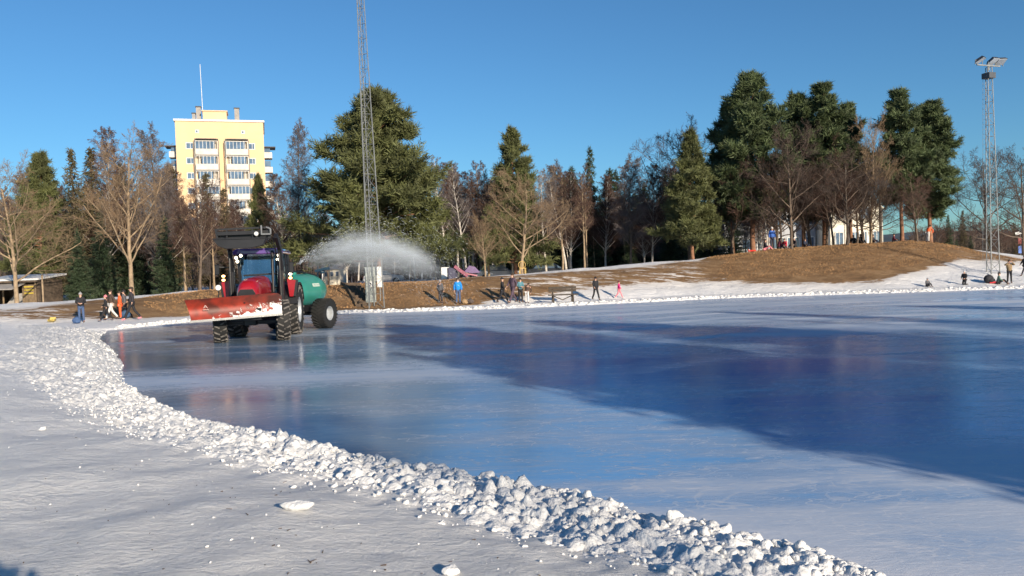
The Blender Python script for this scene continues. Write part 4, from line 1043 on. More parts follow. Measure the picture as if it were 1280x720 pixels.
def play():
    p = at(580, 345, 55); z = gz(p.x, 55) - .05; r = empty('play_structure', (p.x, 55, z), R(12), 'magenta and purple play structure with a sloping slide on the crest above the blue jacket', 'play structure')
    MB().box((-.85, 0, .42), (.55, .5, .85)).build('side_panel', M_navy, r, bevel=.03)
    q = Matrix.Rotation(R(38), 3, 'Y'); MB().box((-.25, -.1, .55), (1.1, .5, .09), q).box((-.25, -.33, .60), (1.1, .05, .22), q).build('slide', M_mag, r)
    q = Matrix.Rotation(R(12), 3, 'Y'); MB().box((.35, 0, .36), (1.1, .4, .08), q).build('beam', M_pink, r)
    MB().prism([(.0, .55), (.35, .95), (.75, .85), (1.1, .45), (.5, .42)], -.25, .25, 'Y').build('roof_panel', M_pur, r)
    for x in (-.5, .3, .9): MB().bar((x, 0, 0), (x, 0, .6), .07).build('post', M_navy, r)
    p = at(556.5, 338, 56.5); o = MB().box((0, 0, .55), (.55, .04, .8)).bar((-.2, .04, -.1), (-.2, .04, .9), .04).bar((.2, .04, -.1), (.2, .04, .9), .04).build('notice_board', M_white, loc=(p.x, 56.5, gz(p.x, 56.5))); tag(o, 'small pale board on two posts left of the play structure', 'sign')
play()
def car(px, py, Y, col, lab, rz):
    p = at(px, py, Y); r = empty('parked_car', (p.x, Y, gz(p.x, Y)), rz, lab, 'car', 'cars parked behind the bank')
    mB = mat('car_paint_' + lab.split()[0], col, .3, var=.05, coat=.6); mT = mat('tyre_rubber', (.02, .02, .02), .85); mR = mat('alloy_rim', (.4, .4, .42), .35, metal=.7)
    b = MB().prism([(-2.15, .35), (2.15, .35), (2.2, .65), (2.05, .86), (1.15, .98), (.95, 1.0), (-1.75, 1.02), (-2.12, .95), (-2.2, .6)], -.85, .85, 'Y')
    b.build('body', mB, r, bevel=.05)
    MB().prism([(-1.6, 1.0), (-1.25, 1.42), (.35, 1.44), (1.05, 1.0)], -.72, .72, 'Y').build('windows', M_wglass, r, bevel=.04)
    MB().box((-.45, 0, 1.45), (1.5, 1.36, .05)).build('roof', mB, r, bevel=.02)
    for x in (-1.35, 1.35):
        for s in (-1, 1):
            w_ = MB().lathe([(.18, -.1), (.31, -.11), (.335, -.06), (.335, .06), (.31, .11), (.18, .1)], 'Y', (x, s * .80, .335), 16).build('wheel', mT, r, True)
            MB().lathe([(.0, .1), (.10, .11), (.19, .09)], 'Y', (x, s * .80, .335), 12).lathe([(.0, -.1), (.10, -.11), (.19, -.09)], 'Y', (x, s * .80, .335), 12).build('rim', mR, w_, True)
    for s in (-1, 1):
        MB().ball((2.1, s * .6, .7), (.08, .17, .09)).build('headlight', M_lampglass, r, True); MB().box((-2.17, s * .62, .78), (.06, .26, .16)).build('tail_light', mat('tail_red', (.4, .02, .02), .3), r)
car(622, 336, 72, (.25, .30, .38), 'pale blue car parked behind the crest left of the spreading bare tree', R(12))
car(689, 334, 74, (.03, .035, .045), 'dark car parked behind the crest to the right of the yellow chair', R(-10))
car(480, 352, 88, (.5, .5, .5), 'light grey car far back under the biggest conifer', R(5))
def sled(px, py, Y, col, lab, rz=0):
    p = at(px, py, Y) if py < 330 else on_ground(px, py); Y = p.y; z = gz(p.x, Y); m = mat('sled_' + lab.split()[0], col, .4, var=.1)
    r = empty('sled', (p.x, Y, z), rz, lab, 'sled')
    r.scale = (.7, .7, .7)
    MB().box((0, 0, .06), (.45, .8, .05)).box((-.2, 0, .13), (.04, .8, .12)).box((.2, 0, .13), (.04, .8, .12)).box((0, .38, .18), (.40, .05, .25)).build('tray', m, r, bevel=.015)
    MB().tube([(-.12, -.38, .15), (0, -.55, .12), (.12, -.38, .15)], .012, 5).build('rope', M_blk, r)
sled(940, 317, 60.5, (.65, .03, .02), 'red plastic sled standing at the left of the picnickers on the hill', R(80))
sled(1243, 354.5, gp(1243, 354.5, .15).y, (.6, .04, .05), 'pinkish red sled beside the sitting green jacket near the right mast', R(70))
sled(65, 402, 38.5, (.50, .38, .10), 'yellow sled lying on the snow left of the blue backpack', R(20))
def bag(px, py, z, col, sz, lab, name='bag', hgt=.32):
    p = on_ground(px, py); r = empty(name, (p.x, p.y, gz(p.x, p.y)), R(20), lab, name); m = mat(name + '_' + lab.split()[0] + str(px), col, .8, var=.2, scale=12, bump=.3)
    MB().ball((0, 0, hgt * .5 * sz), (.2 * sz, .15 * sz, hgt * .52 * sz), 14, 10).build('body', m, r, True); MB().ball((.04, -.13 * sz, hgt * .35 * sz), (.13 * sz, .06 * sz, hgt * .25 * sz), 10, 8).build('pocket', m, r, True)
    MB().tube([(-.06, .05, hgt * sz * .95), (0, .05, hgt * sz * 1.15), (.06, .05, hgt * sz * .95)], .012, 5).build('handle', m, r)
bag(96, 404.5, .12, (.05, .10, .22), 1.0, 'blue backpack on the snow at the feet of the girl with jeans', 'backpack')
bag(581, 380.5, .14, (.33, .22, .12), .9, 'tan bag lying on the snow right of the bright blue jacket')
bag(588, 380, .14, (.08, .06, .05), .95, 'dark brown bag next to the tan one right of the bright blue jacket')
bag(1236, 354, .15, (.02, .02, .025), 1.6, 'black bag heaped at the foot of the right mast')
bag(157, 398, .12, (.04, .09, .17), 1.3, 'dark blue backpack between the legs of the group of children')
# red and blue signs at the far right edge
def road_signs():
    p = at(1276, 296, 84); z = gz(p.x, 84); r = empty('road_sign', (p.x, 84, z), 0, 'small sign with white, red and blue plates cut by the right edge', 'sign')
    zz = lambda py: at(1276, py, 84).z - z
    MB().tube([(0, .06, -.2), (0, .06, zz(288))], .04, 6).build('post', M_metal, r)
    MB().box((-.1, 0, zz(291)), (.95, .04, .28), Matrix.Rotation(R(-12), 3, 'Y')).build('white_plate', M_white, r)
    MB().box((.1, 0, zz(301)), (.75, .04, .7)).build('red_plate', mat('sign_red', (.35, .03, .03), .5), r); MB().box((.1, 0, zz(312)), (.75, .04, .75)).build('blue_plate', mat('sign_blue', (.03, .12, .45), .5), r)
road_signs()

# ------------------------------------------------------------------ tractor
M_red = mat('tractor_red', (.30, .008, .014), .3, var=.1, coat=.5)
M_black = mat('machine_black', (.009, .009, .011), .45, var=.3, scale=4)
M_rub = mat('rubber', (.012, .012, .012), .8, var=.3, scale=5)
M_lug = mat('rubber_snowy', (.12, .11, .10), .8, var=.95, scale=9)
M_rim = mat('rim_grey', (.42, .44, .46), .4, metal=.3, var=.15)
M_roof = mat('cab_roof', (.10, .05, .22), .18, var=.25, scale=2, coat=1)  # red roof with the reflected sky painted into its colour
M_cabglass = mat('cab_glass', (.05, .12, .20), .05, var=.3, scale=2, spec=1)
M_lit = mat('lit_lamp', (.9, .85, .75), .3, emit=(1, .86, .62), estr=6)
M_litor = mat('lit_orange_lamp', (.9, .5, .2), .3, emit=(1, .55, .2), estr=5)
M_hyd = mat('bare_steel', (.22, .22, .22), .4, metal=.6)
def wheel(par, x, y, rad, wd, side, rimr, nl=20, name='wheel', lm=None):
    r = bpy.data.objects.new(name, None); COL.objects.link(r); r.parent = par; r.location = (x, y, rad)
    h = wd / 2; pr = [(rimr, -h * .8), (rimr + .06, -h * .92), (rad * .82, -h), (rad * .95, -h * .9), (rad * .965, -h * .5), (rad * .97, 0), (rad * .965, h * .5), (rad * .95, h * .9), (rad * .82, h), (rimr + .06, h * .92), (rimr, h * .8)]
    t = MB().lathe(pr, 'X', n=40).build('tyre', M_rub, r, True)
    lg = MB()
    for i in range(nl):
        for s in (-1, 1):
            a = 2 * math.pi * (i + (.5 if s > 0 else 0)) / nl; q = Matrix.Rotation(a, 3, 'X') @ Matrix.Rotation(s * R(28), 3, 'Z')
            c_ = Matrix.Rotation(a, 3, 'X') @ Vector((s * h * .48, 0, rad * .975)); lg.box(c_, (h * 1.02, rad * .075, rad * .075), q, top=(.9, .7))
            c_ = Matrix.Rotation(a + .1 * 1, 3, 'X') @ Vector((s * h * .97, 0, rad * .915)); lg.box(c_, (rad * .04, rad * .075, rad * .13), Matrix.Rotation(a, 3, 'X'))
    lg.build('lugs', lm or M_lug, t)
    prr = [(0, .3), (rimr * .25, .3), (rimr * .3, .15), (rimr * .8, .22), (rimr * .92, .8), (rimr * 1.02, .86)]
    m = MB()
    for s in (-1, 1): m.lathe([(a, b * h * s) for a, b in prr], 'X', n=28)
    for k in range(8):
        a = k * math.pi / 4; m.ball((side * h * .34, math.cos(a) * rimr * .22, math.sin(a) * rimr * .22), .02, 6, 4)
    m.build('rim', M_rim, r, True)
    return r
def tractor():
    T = empty('tractor', (-9.1, 29.4, 0), R(7), 'red tractor with raised front plough blade and black front loader driving over the wet ice', 'tractor')
    wheel(T, -1.0, 0, .90, .56, -1, .46, 22); wheel(T, 1.0, 0, .90, .56, 1, .46, 22)
    for s in (-1, 1):
        fw = wheel(T, s * 1.02, -2.55, .68, .44, s, .34, 18); fw.rotation_euler = (0, 0, R(12))
    # chassis, axles, tank
    MB().box((0, -1.2, .95), (.55, 3.2, .5)).tube([(-.9, 0, .9), (.9, 0, .9)], .16, 12).tube([(-.95, -2.55, .66), (.95, -2.55, .66)], .10, 10).box((0, -2.55, .72), (.4, .5, .35)).box((.62, -1.1, .95), (.5, 1.1, .45)).box((-.62, -1.1, .95), (.5, 1.1, .45)).build('chassis', M_black, T, bevel=.02)
    # hood
    secs = [(-3.15, .28, 1.2, 1.84), (-3.02, .35, 1.15, 2.0), (-2.6, .38, 1.15, 2.12), (-1.8, .41, 1.15, 2.16), (-.85, .44, 1.15, 2.2)]
    m = MB(); vs = []; k = 12
    for y, hw, z0, z1 in secs:
        for i in range(k + 1):
            a = math.pi * i / k; ex = 2.8
            cx_ = math.copysign(abs(math.cos(a)) ** (2 / ex), math.cos(a)); sz = abs(math.sin(a)) ** (2 / ex)
            vs.append((hw * cx_, y, z0 + .35 + (z1 - z0 - .35) * sz))
        vs.append((-hw, y, z0)); vs.append((hw, y, z0))
    n = k + 3; fs = [tuple(range(n))] + [tuple(reversed(range((len(secs) - 1) * n, len(secs) * n)))]
    for j in range(len(secs) - 1):
        for i in range(n): fs.append((j * n + i, j * n + (i + 1) % n, (j + 1) * n + (i + 1) % n, (j + 1) * n + i))
    m.add(vs, fs); hd = m.build('hood', M_red, T, True)
    MB().prism([(-.25, 1.2), (.25, 1.2), (.28, 1.62), (.2, 1.76), (-.2, 1.76), (-.28, 1.62)], -3.19, -3.14, 'Y').build('grille', M_black, hd)
    for s in (-1, 1):
        MB().box((s * .475, -1.9, 1.45), (.02, 1.1, .28)).build('side_grille', M_black, hd); MB().ball((s * .2, -3.18, 1.5), (.07, .03, .05)).build('headlight', M_lampglass, hd, True)
    MB().tube([(.52, -1.15, 1.6), (.52, -1.15, 2.95), (.52, -1.08, 3.05)], .05, 10).build('exhaust', M_black, T, True)
    # cab
    y0, y1, zf, zr = -.85, .75, 1.35, 2.98; hw0, hw1 = .62, .82
    fr = MB()
    for s in (-1, 1):
        fr.bar((s * hw0, y0, zf), (s * (hw1 - .08), y0 + .12, zr), .07); fr.bar((s * hw1, y1, zf + .4), (s * (hw1 - .06), y1 - .05, zr), .08); fr.bar((s * hw1, .15, zf), (s * (hw1 - .05), .1, zr), .05)
        fr.bar((s * hw0, y0, zf), (s * hw1, y1, zf + .3), .07)
    fr.bar((-hw0, y0, 1.75), (hw0, y0, 1.75), .06); fr.box((0, 0, 1.3), (1.35, 1.5, .25)); fr.bar((-.55, y0 + .03, 2.22), (.6, y0 + .03, 2.26), .05)
    cf = fr.build('cab_frame', M_black, T)
    g = MB(); g.add([(-hw0, y0 + .01, zf + .3), (hw0, y0 + .01, zf + .3), (hw1 - .09, y0 + .13, zr), (-hw1 + .09, y0 + .13, zr)], [(0, 1, 2, 3)])
    g.add([(-hw0, y0 + .03, zf + .3), (hw0, y0 + .03, zf + .3), (hw1 - .09, y0 + .15, zr), (-hw1 + .09, y0 + .15, zr)], [(0, 3, 2, 1)])
    gl = bpy.data.materials.get('clear_glass')
    g.build('windscreen', M_clear, T)
    for s in (-1, 1):
        g = MB(); g.add([(s * hw0, y0 + .04, zf + .2), (s * hw1, y1 - .04, zf + .5), (s * (hw1 - .06), y1 - .08, zr), (s * (hw1 - .08), y0 + .16, zr)], [(0, 1, 2, 3)]); g.build('side_window', M_clear, T)
    g = MB(); g.add([(-hw1, y1, zf + .5), (hw1, y1, zf + .5), (hw1 - .06, y1 - .04, zr), (-hw1 + .06, y1 - .04, zr)], [(0, 1, 2, 3)]); g.build('rear_window', M_clear, T)
    rf = MB().prism([(-.86, 0), (.86, 0), (.88, .09), (.74, .20), (-.74, .20), (-.88, .09)], -1.05, .9, 'Y').build('cab_roof', M_roof, T, bevel=.03); rf.location = (0, 0, zr - .02)
    MB().box((0, .35, 1.65), (.5, .5, .12)).box((0, .58, 2.0), (.48, .12, .7)).build('driver_seat', M_black, T, bevel=.03)
    MB().tube([(.18 * math.cos(a), -.42, 1.95 + .18 * math.sin(a)) for a in [i * math.pi / 8 for i in range(17)]], .015, 6, cap=False).tube([(0, -.75, 1.5), (0, -.42, 1.95)], .03, 6).build('steering_wheel', M_black, T)
    # lights
    for x, z in ((-.72, 2.85), (-.56, 2.92), (-.68, 2.72), (.74, 2.9), (.70, 2.75)):
        l = MB().lathe([(0, .05), (.05, .04), (.07, 0), (.058, -.01), (0, -.02)], 'Y', (x, y0 - .25, z), 14).build('work_lamp', M_black, T, True)
        MB().lathe([(0, -.03), (.036, -.025), (.052, -.012)], 'Y', (x, y0 - .25, z), 14).build('lamp_lens', M_lit, l, True)
    for s in (-1, 1):
        px_ = -1.28 if s < 0 else 1.05
        for z, mm in ((2.22, M_lit if s > 0 else M_litor), (2.08, M_litor)):
            l = MB().box((px_, -.62, z), (.16, .08, .12)).build('marker_lamp', M_black, T, bevel=.02); MB().ball((px_, -.665, z), (.06, .025, .045)).build('lamp_lens', mm, l, True)
        MB().bar((s * .75, -.6, 2.1), (px_, -.6, 2.14), .03).build('lamp_arm', M_black, T)
    mr = MB().bar((-.8, y0, 2.5), (-1.35, y0 - .1, 2.55), .03).build('mirror_arm', M_black, T); MB().box((-1.42, y0 - .1, 2.45), (.16, .05, .36)).build('mirror', M_black, mr, bevel=.02)
    mr = MB().bar((.8, y0, 2.5), (1.1, y0 - .1, 2.55), .03).build('mirror_arm', M_black, T); MB().box((1.14, y0 - .1, 2.45), (.16, .05, .4)).build('mirror', M_black, mr, bevel=.02)
    MB().lathe([(0, 0), (.09, .01), (.10, .03), (0, .05)], 'Y', (-1.38, -1.1, 1.82), 14).build('round_mirror', M_white, T, True)
    MB().bar((-1.38, -1.05, 1.2), (-1.38, -1.05, 1.8), .03).build('mirror_stalk', M_black, T)
    # rear fenders
    for s in (-1, 1):
        f = MB(); pts = []
        for i in range(9):
            a = R(15 + 145 * i / 8); pts.append((math.cos(a) * -1.0, .9 + math.sin(a) * 1.02))
        out = pts + [(a * .95, .9 + (b - .9) * .95) for a, b in reversed(pts)]
        for i in range(8):
            p, q, p2, q2 = pts[i], pts[i + 1], out[-1 - i], out[-2 - i]
            x0_, x1_ = s * .70, s * 1.30
            f.add([(x0_, *p), (x1_, *p), (x1_, *q), (x0_, *q), (x0_, *p2), (x1_, *p2), (x1_, *q2), (x0_, *q2)], [(0, 1, 2, 3), (7, 6, 5, 4), (0, 4, 5, 1), (1, 5, 6, 2), (2, 6, 7, 3), (3, 7, 4, 0)])
        f.build('rear_fender', M_black, T)
        MB().prism([(s * .98, 2.05), (s * 1.28, 2.0), (s * 1.18, 1.42), (s * 1.05, 1.42)], -1.02, -.96, 'Y').build('fender_front', M_red, T)
        MB().prism([(s * 1.26, 2.02), (s * 1.36, 2.0), (s * 1.27, 1.42), (s * 1.18, 1.42)], -1.0, -.93, 'Y').build('fender_edge', M_black, T)
    # loader
    for s in (-1, 1):
        x = s * .84
        MB().bar((x, -1.45, .95), (x, -1.25, 2.35), .16, .22).box((x * .8, -1.45, 1.0), (.5, .3, .2)).build('loader_post', M_black, T, bevel=.015)
        MB().bar((x, -1.2, 2.3), (x, -1.5, 3.2), .13, .20).bar((x, -1.47, 3.12), (x * .98, -2.05, 3.56), .13, .20).build('loader_arm', M_black, T, bevel=.015)
        MB().tube([(x * 1.0, -1.55, 1.3), (x, -1.62, 2.4)], .05, 8).build('lift_cylinder', M_black, T); MB().tube([(x, -1.62, 2.35), (x, -1.58, 2.95)], .03, 8).build('piston_rod', M_black, T)
        MB().tube([(x * .9, -1.3, 2.5), (x * .88, -1.75, 3.1), (x * .85, -2.0, 3.45)], .022, 6).build('hydraulic_hose', M_black, T)
    bk = MB(); ox = -.28
    bk.prism([(-.86, 3.44), (.86, 3.44), (.74, 3.22), (.35, 3.13), (-.45, 3.13), (-.70, 3.22)], -2.55, -2.35, 'Y'); bk.v = [(a + ox, b, c_) for a, b, c_ in bk.v]
    bk.build('bucket_floor', M_black, T, bevel=.01)
    MB().box((ox, -2.2, 3.46), (1.72, .75, .05)).box((ox, -1.95, 3.6), (1.65, .06, .3)).build('bucket_back', M_black, T, bevel=.008)
    cr = MB().bar((ox - .85, -2.1, 3.8), (ox + .9, -2.1, 3.84), .06).bar((ox - .8, -2.1, 3.45), (ox - .86, -2.1, 3.82), .07).bar((ox + .9, -2.1, 3.45), (ox + .9, -2.1, 3.84), .1).bar((ox - .5, -2.1, 3.5), (ox - .5, -2.1, 3.8), .05).bar((ox + .35, -2.1, 3.5), (ox + .35, -2.1, 3.8), .05).bar((ox - .8, -2.12, 3.66), (ox + .9, -2.12, 3.68), .12)
    cr.build('carriage', M_black, T)
    MB().bar((ox + .68, -2.3, 3.9), (ox + .68, -2.3, 3.58), .045).bar((ox + .68, -2.3, 3.6), (ox + .98, -2.3, 3.6), .05).bar((ox + .98, -2.3, 3.6), (ox + .98, -2.3, 3.78), .05).bar((ox + .98, -2.3, 3.78), (ox + .84, -2.3, 3.84), .04).build('hook', M_hyd, T)
    MB().lathe([(0, -.02), (.06, -.015), (.075, .01), (0, .02)], 'Y', (ox + .5, -2.3, 3.62), 12).build('pin_cap', M_white, T, True)
    # plough
    bl = MB(); L0 = Vector((-1.56, -4.0, 0)); L1 = Vector((1.14, -3.37, 0)); ex = (L1 - L0).normalized(); nrm = Vector((ex.y, -ex.x, 0))
    nx, nzv = 24, 10; vs = []; 
    for th_ in (0, .05):
        for i in range(nx + 1):
            f = i / nx
            for j in range(nzv + 1):
                g_ = j / nzv; hgt = .68 + .02 * f; zb = .83 + .10 * f
                curve = .26 * (1 - math.sin(math.pi * (.15 + .75 * g_))) ; endc = .0
                if g_ > .75 and f > .93: pass
                off = curve + .10 * (g_ - .5) * 2 * (g_ > .6)
                p = L0 + (L1 - L0) * f + nrm * (off - .1 - th_)
                cornerdrop = .12 * max(0, (f - .93) / .07) ** 2 * g_ ; tipin = .0
                p = p + ex * (-.17 * (g_ ** 1.2) * (1 if f == 0 else 0))
                vs.append((p.x, p.y, zb + hgt * g_ - cornerdrop))
    m_ = (nx + 1) * (nzv + 1); fs = []; 
    for th_ in (0, 1):
        for i in range(nx):
            for j in range(nzv):
                a = th_ * m_ + i * (nzv + 1) + j; q = (a, a + nzv + 1, a + nzv + 2, a + 1); fs.append(q if th_ == 0 else tuple(reversed(q)))
    def edge(ids):
        for a, b in zip(ids[:-1], ids[1:]): fs.append((a, b, b + m_, a + m_))
    edge([i * (nzv + 1) for i in range(nx + 1)]); edge([i * (nzv + 1) + nzv for i in range(nx + 1)]); edge(list(range(nzv + 1))); edge([nx * (nzv + 1) + j for j in range(nzv + 1)])
    bl.add(vs, fs)
    pl = bl.build('plough_blade', M_plough, T, True)
    e = MB()
    e.bar(L0 + nrm * .13 + Vector((0, 0, .82)) - ex * .04, L1 + nrm * .13 + Vector((0, 0, .92)), .025, .07); e.build('cutting_edge', M_hyd, pl)
    # painted emblem at the left end: a small peaked mark with a lettered bar under it
    em = MB(); c0 = L0 + (L1 - L0) * .16 + Vector((0, 0, 1.22)); q = Matrix((ex, -nrm, Vector((0, 0, 1)))).transposed()
    for a, b_, w_ in (((-.06, 0), (-.01, .10), .02), ((-.01, .10), (.05, 0), .02), ((-.03, .03), (.02, .05), .015)):
        A = c0 + q @ Vector((a[0], 0, a[1])) + nrm * .0; B = c0 + q @ Vector((b_[0], 0, b_[1])) + nrm * .0; em.bar(A, B, .02, w_)
    for i in range(5): em.box(c0 + q @ Vector((-.07 + .035 * i, 0, -.05)), (.024, .02, .03), q)
    em.build('emblem', mat('worn_white', (.45, .30, .27), .6), pl)
    MB().box((0, -3.3, .95), (1.0, .35, .4)).bar((-.35, -3.0, .8), (-.3, -3.6, 1.0), .12).bar((.35, -3.0, .8), (.3, -3.5, 1.0), .12).bar((0, -3.1, 1.3), (0, -3.6, 1.35), .07).build('plough_mount', M_black, T, bevel=.02)
    sn = MB()   # snow stuck to the blade foot
    # driver
    return T
def mk_plough():
    m = bpy.data.materials.new('plough_red_snow'); m.use_nodes = True; t = m.node_tree; L = t.links; b = t.nodes['Principled BSDF']; N = t.nodes.new
    tc = N('ShaderNodeTexCoord'); sp = N('ShaderNodeSeparateXYZ'); L.new(tc.outputs['Object'], sp.inputs[0])
    n = N('ShaderNodeTexNoise'); n.inputs['Scale'].default_value = 5; n.inputs['Detail'].default_value = 8; n.inputs['Roughness'].default_value = .75; L.new(tc.outputs['Object'], n.inputs['Vector'])
    n2 = N('ShaderNodeTexNoise'); n2.inputs['Scale'].default_value = 2.2; n2.inputs['Detail'].default_value = 6; L.new(tc.outputs['Object'], n2.inputs['Vector'])
    r = N('ShaderNodeValToRGB'); e = r.color_ramp.elements; e[0].position = .38; e[0].color = (.09, .022, .014, 1); e[1].position = .62; e[1].color = (.32, .036, .018, 1); L.new(n2.outputs['Fac'], r.inputs[0])
    def M_(op, a, b_):
        k = N('ShaderNodeMath'); k.operation = op
        for i, v in enumerate((a, b_)):
            if hasattr(v, 'links'): L.new(v, k.inputs[i])
            else: k.inputs[i].default_value = v
        return k.outputs[0]
    # limit height of caked snow rises from the left of the blade (x=-1) to the right end
    lim = M_('ADD', M_('MULTIPLY', M_('ADD', sp.outputs['X'], .75), .24), .87)
    v = M_('SUBTRACT', M_('ADD', lim, M_('MULTIPLY', M_('SUBTRACT', n.outputs['Fac'], .5), 1.7)), sp.outputs['Z'])
    k = N('ShaderNodeClamp'); L.new(M_('MULTIPLY', v, 18), k.inputs[0])
    mx = N('ShaderNodeMix'); mx.data_type = 'RGBA'; L.new(k.outputs[0], mx.inputs[0]); L.new(r.outputs[0], mx.inputs[6]); mx.inputs[7].default_value = (.82, .80, .78, 1)
    L.new(mx.outputs[2], b.inputs['Base Color']); b.inputs['Roughness'].default_value = .5
    bp = N('ShaderNodeBump'); bp.inputs['Strength'].default_value = .6; bp.inputs['Distance'].default_value = .05; L.new(k.outputs[0], bp.inputs['Height']); L.new(bp.outputs[0], b.inputs['Normal'])
    return m
M_plough = mk_plough()
def mk_clear():
    m = bpy.data.materials.new('clear_glass'); m.use_nodes = True; t = m.node_tree; L = t.links; N = t.nodes.new
    t.nodes.remove(t.nodes['Principled BSDF']); out = t.nodes['Material Output']
    tr = N('ShaderNodeBsdfTransparent'); tr.inputs[0].default_value = (.62, .74, .80, 1); g = N('ShaderNodeBsdfGlossy'); g.inputs['Roughness'].default_value = .04
    nn = N('ShaderNodeTexNoise'); nn.inputs['Scale'].default_value = 3; rr = N('ShaderNodeMapRange'); rr.inputs[3].default_value = .16; rr.inputs[4].default_value = .34; L.new(nn.outputs['Fac'], rr.inputs[0])
    mx = N('ShaderNodeMixShader'); L.new(rr.outputs[0], mx.inputs[0]); L.new(tr.outputs[0], mx.inputs[1]); L.new(g.outputs[0], mx.inputs[2]); L.new(mx.outputs[0], out.inputs[0]); return m
M_clear = mk_clear()
tractor()

M_teal = mat('tank_teal', (.03, .22, .17), .35, var=.15, scale=1.5, coat=.3)
M_tankw = mat('tank_pale', (.30, .42, .36), .5, var=.3, scale=3)
def trailer():
    T = empty('water_tank_trailer', (-8.55, 32.35, 0), R(-15), 'teal water tank trailer on two fat wheels towed behind the red tractor', 'trailer')
    wheel(T, -1.02, 0, .60, .58, -1, .28, 26, lm=M_rub); wheel(T, 1.02, 0, .60, .58, 1, .28, 26, lm=M_rub)
    R1 = .74; pr = [(0, -1.65), (.35, -1.62), (.60, -1.5), (.72, -1.25), (R1, -.8), (R1, .35), (.70, .75), (.56, 1.15), (.36, 1.42), (.16, 1.55), (0, 1.58)]
    MB().lathe(pr, 'Y', (0, 0, 1.52), 36, scale=(1, .93)).build('tank', M_teal, T, True)
    for y in (-1.25, .3):
        MB().lathe([(R1 - .02 if y < 0 else R1 + .005, y - .035), (R1 + .015, y - .03), (R1 + .015, y + .03), (R1 - .02 if y < 0 else R1 + .005, y + .035)], 'Y', (0, 0, 1.52), 36, scale=(1, .93)).build('tank_band', M_teal, T, True)
    MB().box((.0, -1.71, 1.35), (.9, .08, .9)).build('front_ladder_plate', M_tankw, T, bevel=.02)
    MB().box((0, -.35, .72), (.7, 3.4, .14)).box((-.38, -.3, .85), (.1, 2.6, .3)).box((.38, -.3, .85), (.1, 2.6, .3)).bar((-.3, -1.9, .72), (0, -2.75, .62), .1).bar((.3, -1.9, .72), (0, -2.75, .62), .1).tube([(-1, 0, .6), (1, 0, .6)], .07, 10).build('chassis', M_black, T, bevel=.01)
    MB().lathe([(.18, 0), (.22, .01), (.22, .09), (.1, .13), (0, .13)], 'Z', (0, -.7, 2.18), 20).build('hatch', M_teal, T, True)
    # side label
    lb = MB(); 
    for i in range(6):
        pass
    a = R(12); x = (R1 + .012)
    vs = []
    for zz in (0, 1):
        for i in range(6):
            ang_ = R(14 + 11 * zz); yy = -.28 + .62 * i / 5; rr_ = R1 + .012
            vs.append((rr_ * math.cos(ang_), yy, 1.52 + rr_ * .93 * math.sin(ang_)))
    fs = [(i, i + 1, i + 7, i + 6) for i in range(5)]; lb.add(vs, fs); o = lb.build('label_plate', mat('label_pale', (.50, .58, .50), .5), T)
    lt = MB()
    for i in range(8):
        ang_ = R(19.5); rr_ = R1 + .018; lt.box((rr_ * math.cos(ang_), -.2 + .066 * i, 1.52 + rr_ * .93 * math.sin(ang_)), (.006, .036 if i % 3 else .02, .055), Matrix.Rotation(-ang_, 3, 'Y'))
    lt.build('label_marks', mat('label_grey', (.25, .36, .33), .6), o)
    # spray gun at the rear
    sp = MB().tube([(.1, 1.45, 1.75), (.12, 1.62, 1.95), (.12, 1.66, 2.28)], .05, 10).build('spray_pipe', M_hyd, T, True)
    MB().box((.14, 1.6, 2.36), (.55, .3, .10), Matrix.Rotation(R(-10), 3, 'Y')).ball((.12, 1.62, 2.28), (.12, .12, .09)).build('spray_head', mat('nozzle_dark', (.02, .05, .08), .4), sp, bevel=.02)
    MB().tube([(-.35, -1.7, 2.0), (-.3, -1.2, 2.28), (.1, -.2, 2.3), (.12, 1.0, 2.15), (.12, 1.5, 1.9)], .035, 8).build('top_hose', M_black, T, True)
    MB().bar((.45, -1.72, .8), (.45, -1.72, 2.3), .05).bar((-.2, -1.75, .8), (-.2, -1.75, 2.5), .05).build('front_posts', M_hyd, T)
trailer()

